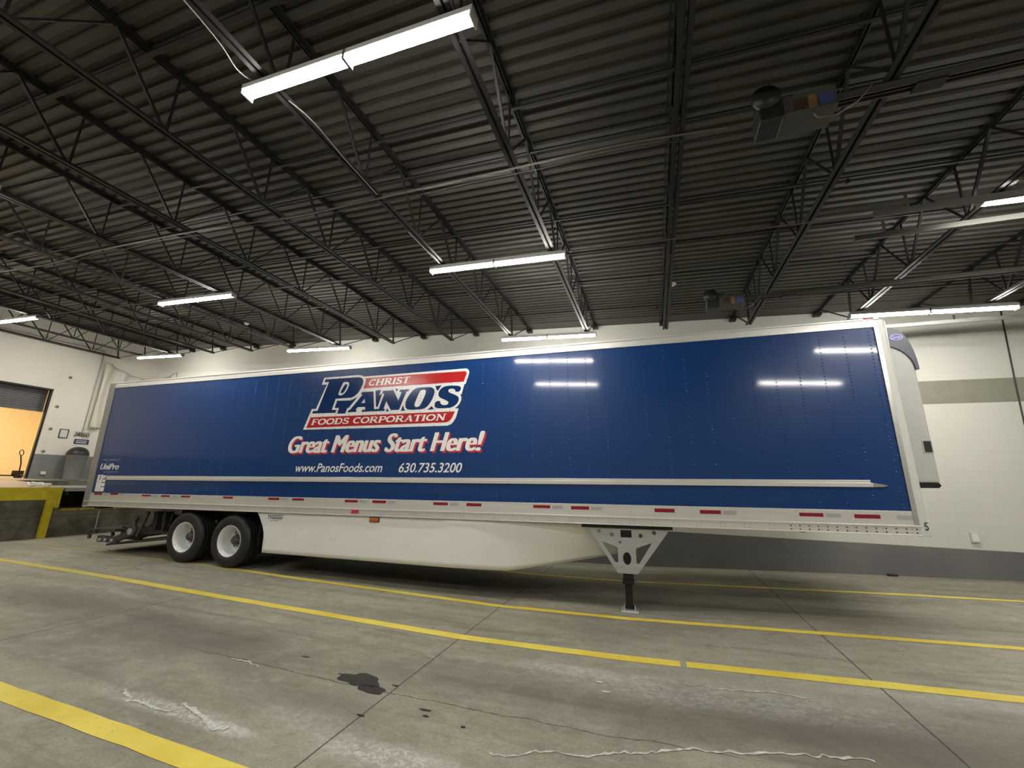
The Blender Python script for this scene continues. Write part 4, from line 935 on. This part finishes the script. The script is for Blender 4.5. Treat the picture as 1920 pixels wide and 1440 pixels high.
# landing gear
def rounded_tri_hole(P_, it=2): return smooth_poly(P_, it)
def gear(near):
    g = bpy.data.objects.new('landing_gear', None); COL.objects.link(g); g.parent = TR
    yb = .03 if near else 2.06; s_ = 1 if near else -1
    outer = [(11.81, -.05), (12.95, -.05), (12.95, -.085), (12.49, -.69), (12.20, -.69), (11.81, -.10)]
    circ = lambda cx, cz, r, ry=None, n=16: [(cx+r*math.cos(2*PI*k/n), cz+(ry or r)*math.sin(2*PI*k/n)) for k in range(n)]
    def rh(P_, q=.13):
        Q = []
        for i in range(len(P_)):
            a = P_[i-1]; b_ = P_[i]; c = P_[(i+1) % len(P_)]
            for t_ in (q, q*.35): Q.append((b_[0]+(a[0]-b_[0])*t_, b_[1]+(a[1]-b_[1])*t_))
            for t_ in (q*.35, q): Q.append((b_[0]+(c[0]-b_[0])*t_, b_[1]+(c[1]-b_[1])*t_))
        return Q
    holes = [rh([(11.975, -.245), (12.216, -.325), (12.216, -.535), (12.175, -.545)]), rh([(12.480, -.33), (12.72, -.24), (12.515, -.548), (12.478, -.54)]),
             circ(12.346, -.48, .060, .090), [(12.268, -.075), (12.43, -.075), (12.43, -.18), (12.268, -.18)], circ(11.944, -.099, .030), circ(12.138, -.147, .030), circ(12.559, -.148, .030), circ(12.756, -.098, .030), circ(12.252, -.252, .022),
             circ(12.26, -.605, .01, n=8), circ(12.44, -.61, .01, n=8)]
    vs, ts = tri_poly(outer, holes)
    ya, yc = (yb, yb+.008) if near else (yb-.008, yb)
    m2 = MB(); m2.add([(x, ya, z) for x, z in vs], ts); m2.add([(x, yc, z) for x, z in vs], ts)
    for lp in [outer]+holes:
        n = len(lp); m2.add([(x, ya, z) for x, z in lp]+[(x, yc, z) for x, z in lp], [(i, (i+1) % n, n+(i+1) % n, n+i) for i in range(n)])
    m2.build('bracket_plate', M['galv'], g)
    yi = yb+s_*.02; lo_, hi_ = min(yi, yi+s_*.13), max(yi, yi+s_*.13)
    MB().box(12.275, 12.415, lo_, hi_, -.78, -.06).build('outer_leg', M['black'], g, .004)
    cx, cyy = 12.345, (lo_+hi_)/2
    wx = TO+ex*cx+ey*cyy; foot = (fz(wx.x)+.004-TO.z-ex.z*cx-ey.z*cyy)/ez.z
    MB().box(12.293, 12.397, cyy-.05, cyy+.05, foot+.05, -.75).build('inner_leg', M['black'], g, .004)
    MB().box(12.262, 12.428, lo_-.012, hi_+.012, -.84, -.79).build('collar', M['black'], g, .004)
    ft = MB(); ft.add([(cx-.13, cyy-.12, foot), (cx+.13, cyy-.12, foot), (cx+.13, cyy+.12, foot), (cx-.13, cyy+.12, foot), (cx-.12, cyy-.11, foot+.025), (cx+.12, cyy-.11, foot+.025), (cx+.12, cyy+.11, foot+.025), (cx-.12, cyy+.11, foot+.025)],
            [(0, 3, 2, 1), (4, 5, 6, 7), (0, 1, 5, 4), (1, 2, 6, 5), (2, 3, 7, 6), (3, 0, 4, 7)])
    ft.box(cx-.085, cx-.065, cyy-.06, cyy+.06, foot+.02, foot+.075); ft.box(cx+.065, cx+.085, cyy-.06, cyy+.06, foot+.02, foot+.075)
    ft.build('foot', M['galv'], g, .004)
    MB().tube([(cx-.09, cyy, foot+.055), (cx+.09, cyy, foot+.055)], .018, 10).build('foot_axle', M['black'], g)
    return g
gear(True); gear(False)
part(MB().tube([(12.345, .2, -.42), (12.345, 1.95, -.42)], .02, 10), 'gear_shaft', 'lift')
part(MB().bar((12.38, .2, -.12), (12.38, 1.98, -.60), .05, .05).bar((12.38, .2, -.60), (12.38, 1.98, -.12), .05, .05), 'gear_brace', 'galv')

# running gear: two axles with wide single tires
R_T = .508
def wheel(xc, side):
    zc = (0.0+R_T-.004-TO.z-ex.z*xc-ey.z*(.2 if side > 0 else W-.2))/ez.z
    g = bpy.data.objects.new('wheel', None); COL.objects.link(g); g.parent = TR
    yf = .01 if side > 0 else W-.01            # outer sidewall plane
    def P2(prof): return [(r, yf+side*t_) for r, t_ in prof]
    tp = [(.298, .055), (.305, .022), (.33, .006), (.37, -.004), (.42, -.002), (.455, .010), (.480, .024), (.497, .042), (.505, .062)]
    g1 = [(.508, .070), (.508, .125), (.505, .127), (.505, .131), (.508, .135), (.508, .195), (.505, .197), (.505, .201), (.508, .205), (.508, .265), (.505, .267), (.505, .271), (.508, .275), (.508, .32)]
    tp2 = [(.505, .335), (.497, .350), (.455, .378), (.40, .388), (.33, .38), (.298, .35)]
    MB().lathe(P2(tp+g1+tp2), (xc, 0, zc), 'y', 64).build('tire', M['rubber'], g)
    rim = [(.300, .030), (.306, .016), (.300, .012), (.290, .018), (.284, .04), (.277, .06), (.268, .10), (.262, .125), (.256, .15), (.252, .24), (.245, .262), (.20, .272), (.155, .262), (.145, .262), (.145, .275)]
    MB().lathe(P2(rim), (xc, 0, zc), 'y', 56).build('rim', M['rim'], g)
    MB().lathe(P2([(.27, .27), (.262, .30), (.288, .34), (.30, .36)]), (xc, 0, zc), 'y', 40).build('rim_back', M['black'], g)
    MB().lathe(P2([(.145, .26), (.14, .23), (.11, .225), (.085, .20), (.08, .13), (.065, .115), (0, .112)]), (xc, 0, zc), 'y', 32).build('hub', M['lift'], g)
    m2 = MB()
    for k in range(10):
        a_ = 2*PI*k/10+.2; q = (xc+.118*math.cos(a_), 0, zc+.118*math.sin(a_))
        ya_, yb_ = yf+side*.225, yf+side*.19
        m2.lathe([(.0, yb_), (.017, yb_), (.017, ya_)], q, 'y', 6, False)
    m2.build('wheel_nuts', M['galv'], g)
    m2 = MB()
    for k in range(8): a_ = 2*PI*k/8; m2.bar((xc+.17*math.cos(a_), yf+side*.266, zc+.17*math.sin(a_)), (xc+.20*math.cos(a_), yf+side*.266, zc+.20*math.sin(a_)), .035, .004, (0, 1, 0))
    m2.build('hand_holes', M['dark'], g)
    return zc
AX = (3.30, 4.56)
for xc in AX:
    for s_ in (1, -1): zc = wheel(xc, s_)
    part(MB().tube([(xc, .40, zc+.015), (xc, W-.40, zc)], .065, 16), 'axle', 'frame')
    for yy in (.45, W-.45): part(MB().lathe([(0, -.09), (.21, -.09), (.21, .09), (0, .09)], (xc, yy+(.03 if yy < 1 else -.03), zc), 'y', 32), 'brake_drum', 'frame')
for yy in (.62, W-.62):
    m2 = MB().box(2.2, 6.0, yy-.04, yy+.04, -.22, .0); m2.bar((2.9, yy, -.2), (3.37, yy, zc+.1), .09, .07); m2.bar((4.15, yy, -.2), (4.62, yy, zc+.1), .09, .07)
    m2.box(2.8, 2.95, yy-.06, yy+.06, -.55, -.2); m2.box(4.05, 4.2, yy-.06, yy+.06, -.55, -.2)
    part(m2, 'suspension_rail', 'frame', .005)
    for xx in (3.72, 4.98): part(MB().lathe([(0, -.22), (.10, -.22), (.125, -.30), (.11, -.36), (.13, -.44), (.10, -.50), (0, -.50)], (xx, yy, .0), 'z', 20), 'air_spring', 'rubber')
part(MB().box(5.28, 5.30, .05, .60, -.66, -.01).box(5.28, 5.30, W-.6, W-.05, -.66, -.01), 'mud_flap', 'black')
part(MB().lathe([(0, 6.2), (.12, 6.2), (.14, 6.24), (.14, 7.2), (.12, 7.24), (0, 7.24)], (0, 1.3, -.25), 'x', 20), 'air_tank', 'black')

# fold-under lift gate at the tail
LGt = bpy.data.objects.new('lift_gate', None); COL.objects.link(LGt); LGt.parent = TR; LGt['label'] = 'folded grey steel lift gate under the tail'
def lp(mb, nm, mt='lift', bv=.004): return mb.build(nm, M[mt], LGt, bv)
lp(MB().prism([(.44, -.915), (.46, -.865), (2.75, -.60), (2.80, -.655)], .35, 2.05), 'folded_platform', 'lift')
for yy in (.16, .62, 1.75, 2.2):
    lp(MB().bar((.50, yy, -.72), (1.15, yy, -.735), .08, .13).bar((1.05, yy, -.73), (1.55, yy, -.55), .07, .14), 'lift_arm')
    lp(MB().prism([(1.38, -.60), (1.62, -.62), (1.68, -.50), (1.60, -.34), (1.66, -.22), (1.60, -.20), (1.46, -.38), (1.36, -.48)], yy-.03, yy+.03), 'hinge_plate')
    lp(MB().lathe([(0, -.05), (.07, -.05), (.07, .05), (0, .05)], (1.52, yy, -.53), 'y', 20), 'pivot', 'galv')
    lp(MB().bar((1.72, yy, -.62), (1.95, yy, -.10), .05, .06), 'lift_link')
    lp(MB().bar((.12, yy, -.62), (.35, yy, -.56), .05, .10).bar((.12, yy, -.60), (.17, yy, -.74), .05, .06), 'hook')
lp(MB().tube([(.22, .12, -.56), (.22, 2.28, -.56)], .035, 12), 'cross_tube')
lp(MB().box(.30, 1.02, .13, 2.28, -.545, -.505), 'upper_deck_plate')
lp(MB().tube([(.55, .13, -.76), (.55, 2.28, -.76)], .045, 12), 'cross_tube')
for xx in (.62, .80, 1.02): lp(MB().lathe([(0, -.01), (.035, -.01), (.035, .02), (0, .02)], (xx, .10, -.74), 'y', 14), 'roller', 'galv')
lp(MB().bar((.75, .45, -.56), (2.85, .45, -.50), .06, .17), 'side_beam', 'lift')
lp(MB().box(1.98, 2.10, .25, .40, -.50, -.10).box(2.28, 2.36, .25, .40, -.52, -.10).tube([(2.2, .3, -.12), (2.24, .3, -.42), (2.35, .3, -.5), (2.46, .3, -.42), (2.5, .3, -.12)], .02, 8), 'hose_bracket', 'frame')
lp(MB().box(2.0, 2.62, .40, 2.0, -.16, -.01), 'pump_box', 'alu_dull')
lp(MB().box(2.05, 2.2, .5, .8, -.5, -.16).box(2.4, 2.55, .5, .8, -.55, -.16), 'frame_hanger', 'frame')
lp(MB().bar((1.5, 1.3, -.45), (2.8, 1.3, -.28), .09, .09), 'hydraulic_cylinder', 'frame')
lp(MB().bar((1.1, .9, -.60), (3.0, .9, -.50), .10, .12).bar((1.1, 1.8, -.60), (3.0, 1.8, -.50), .10, .12), 'lower_beam', 'lift')
ch = MB()
for k in range(14):
    zz = -.05-.034*k; ax_ = (k % 2)
    pts = [(.37+(0 if ax_ else .011*math.cos(q)), .12+(.011*math.cos(q) if ax_ else 0), zz+.022*math.sin(q)) for q in [2*PI*i/10 for i in range(10)]]
    ch.tube(pts, .005, 5, True)
ch.build('chain', M['galv'], LGt)
lp(MB().box(.30, .52, .05, .30, -.06, -.0), 'tail_bracket', 'frame')
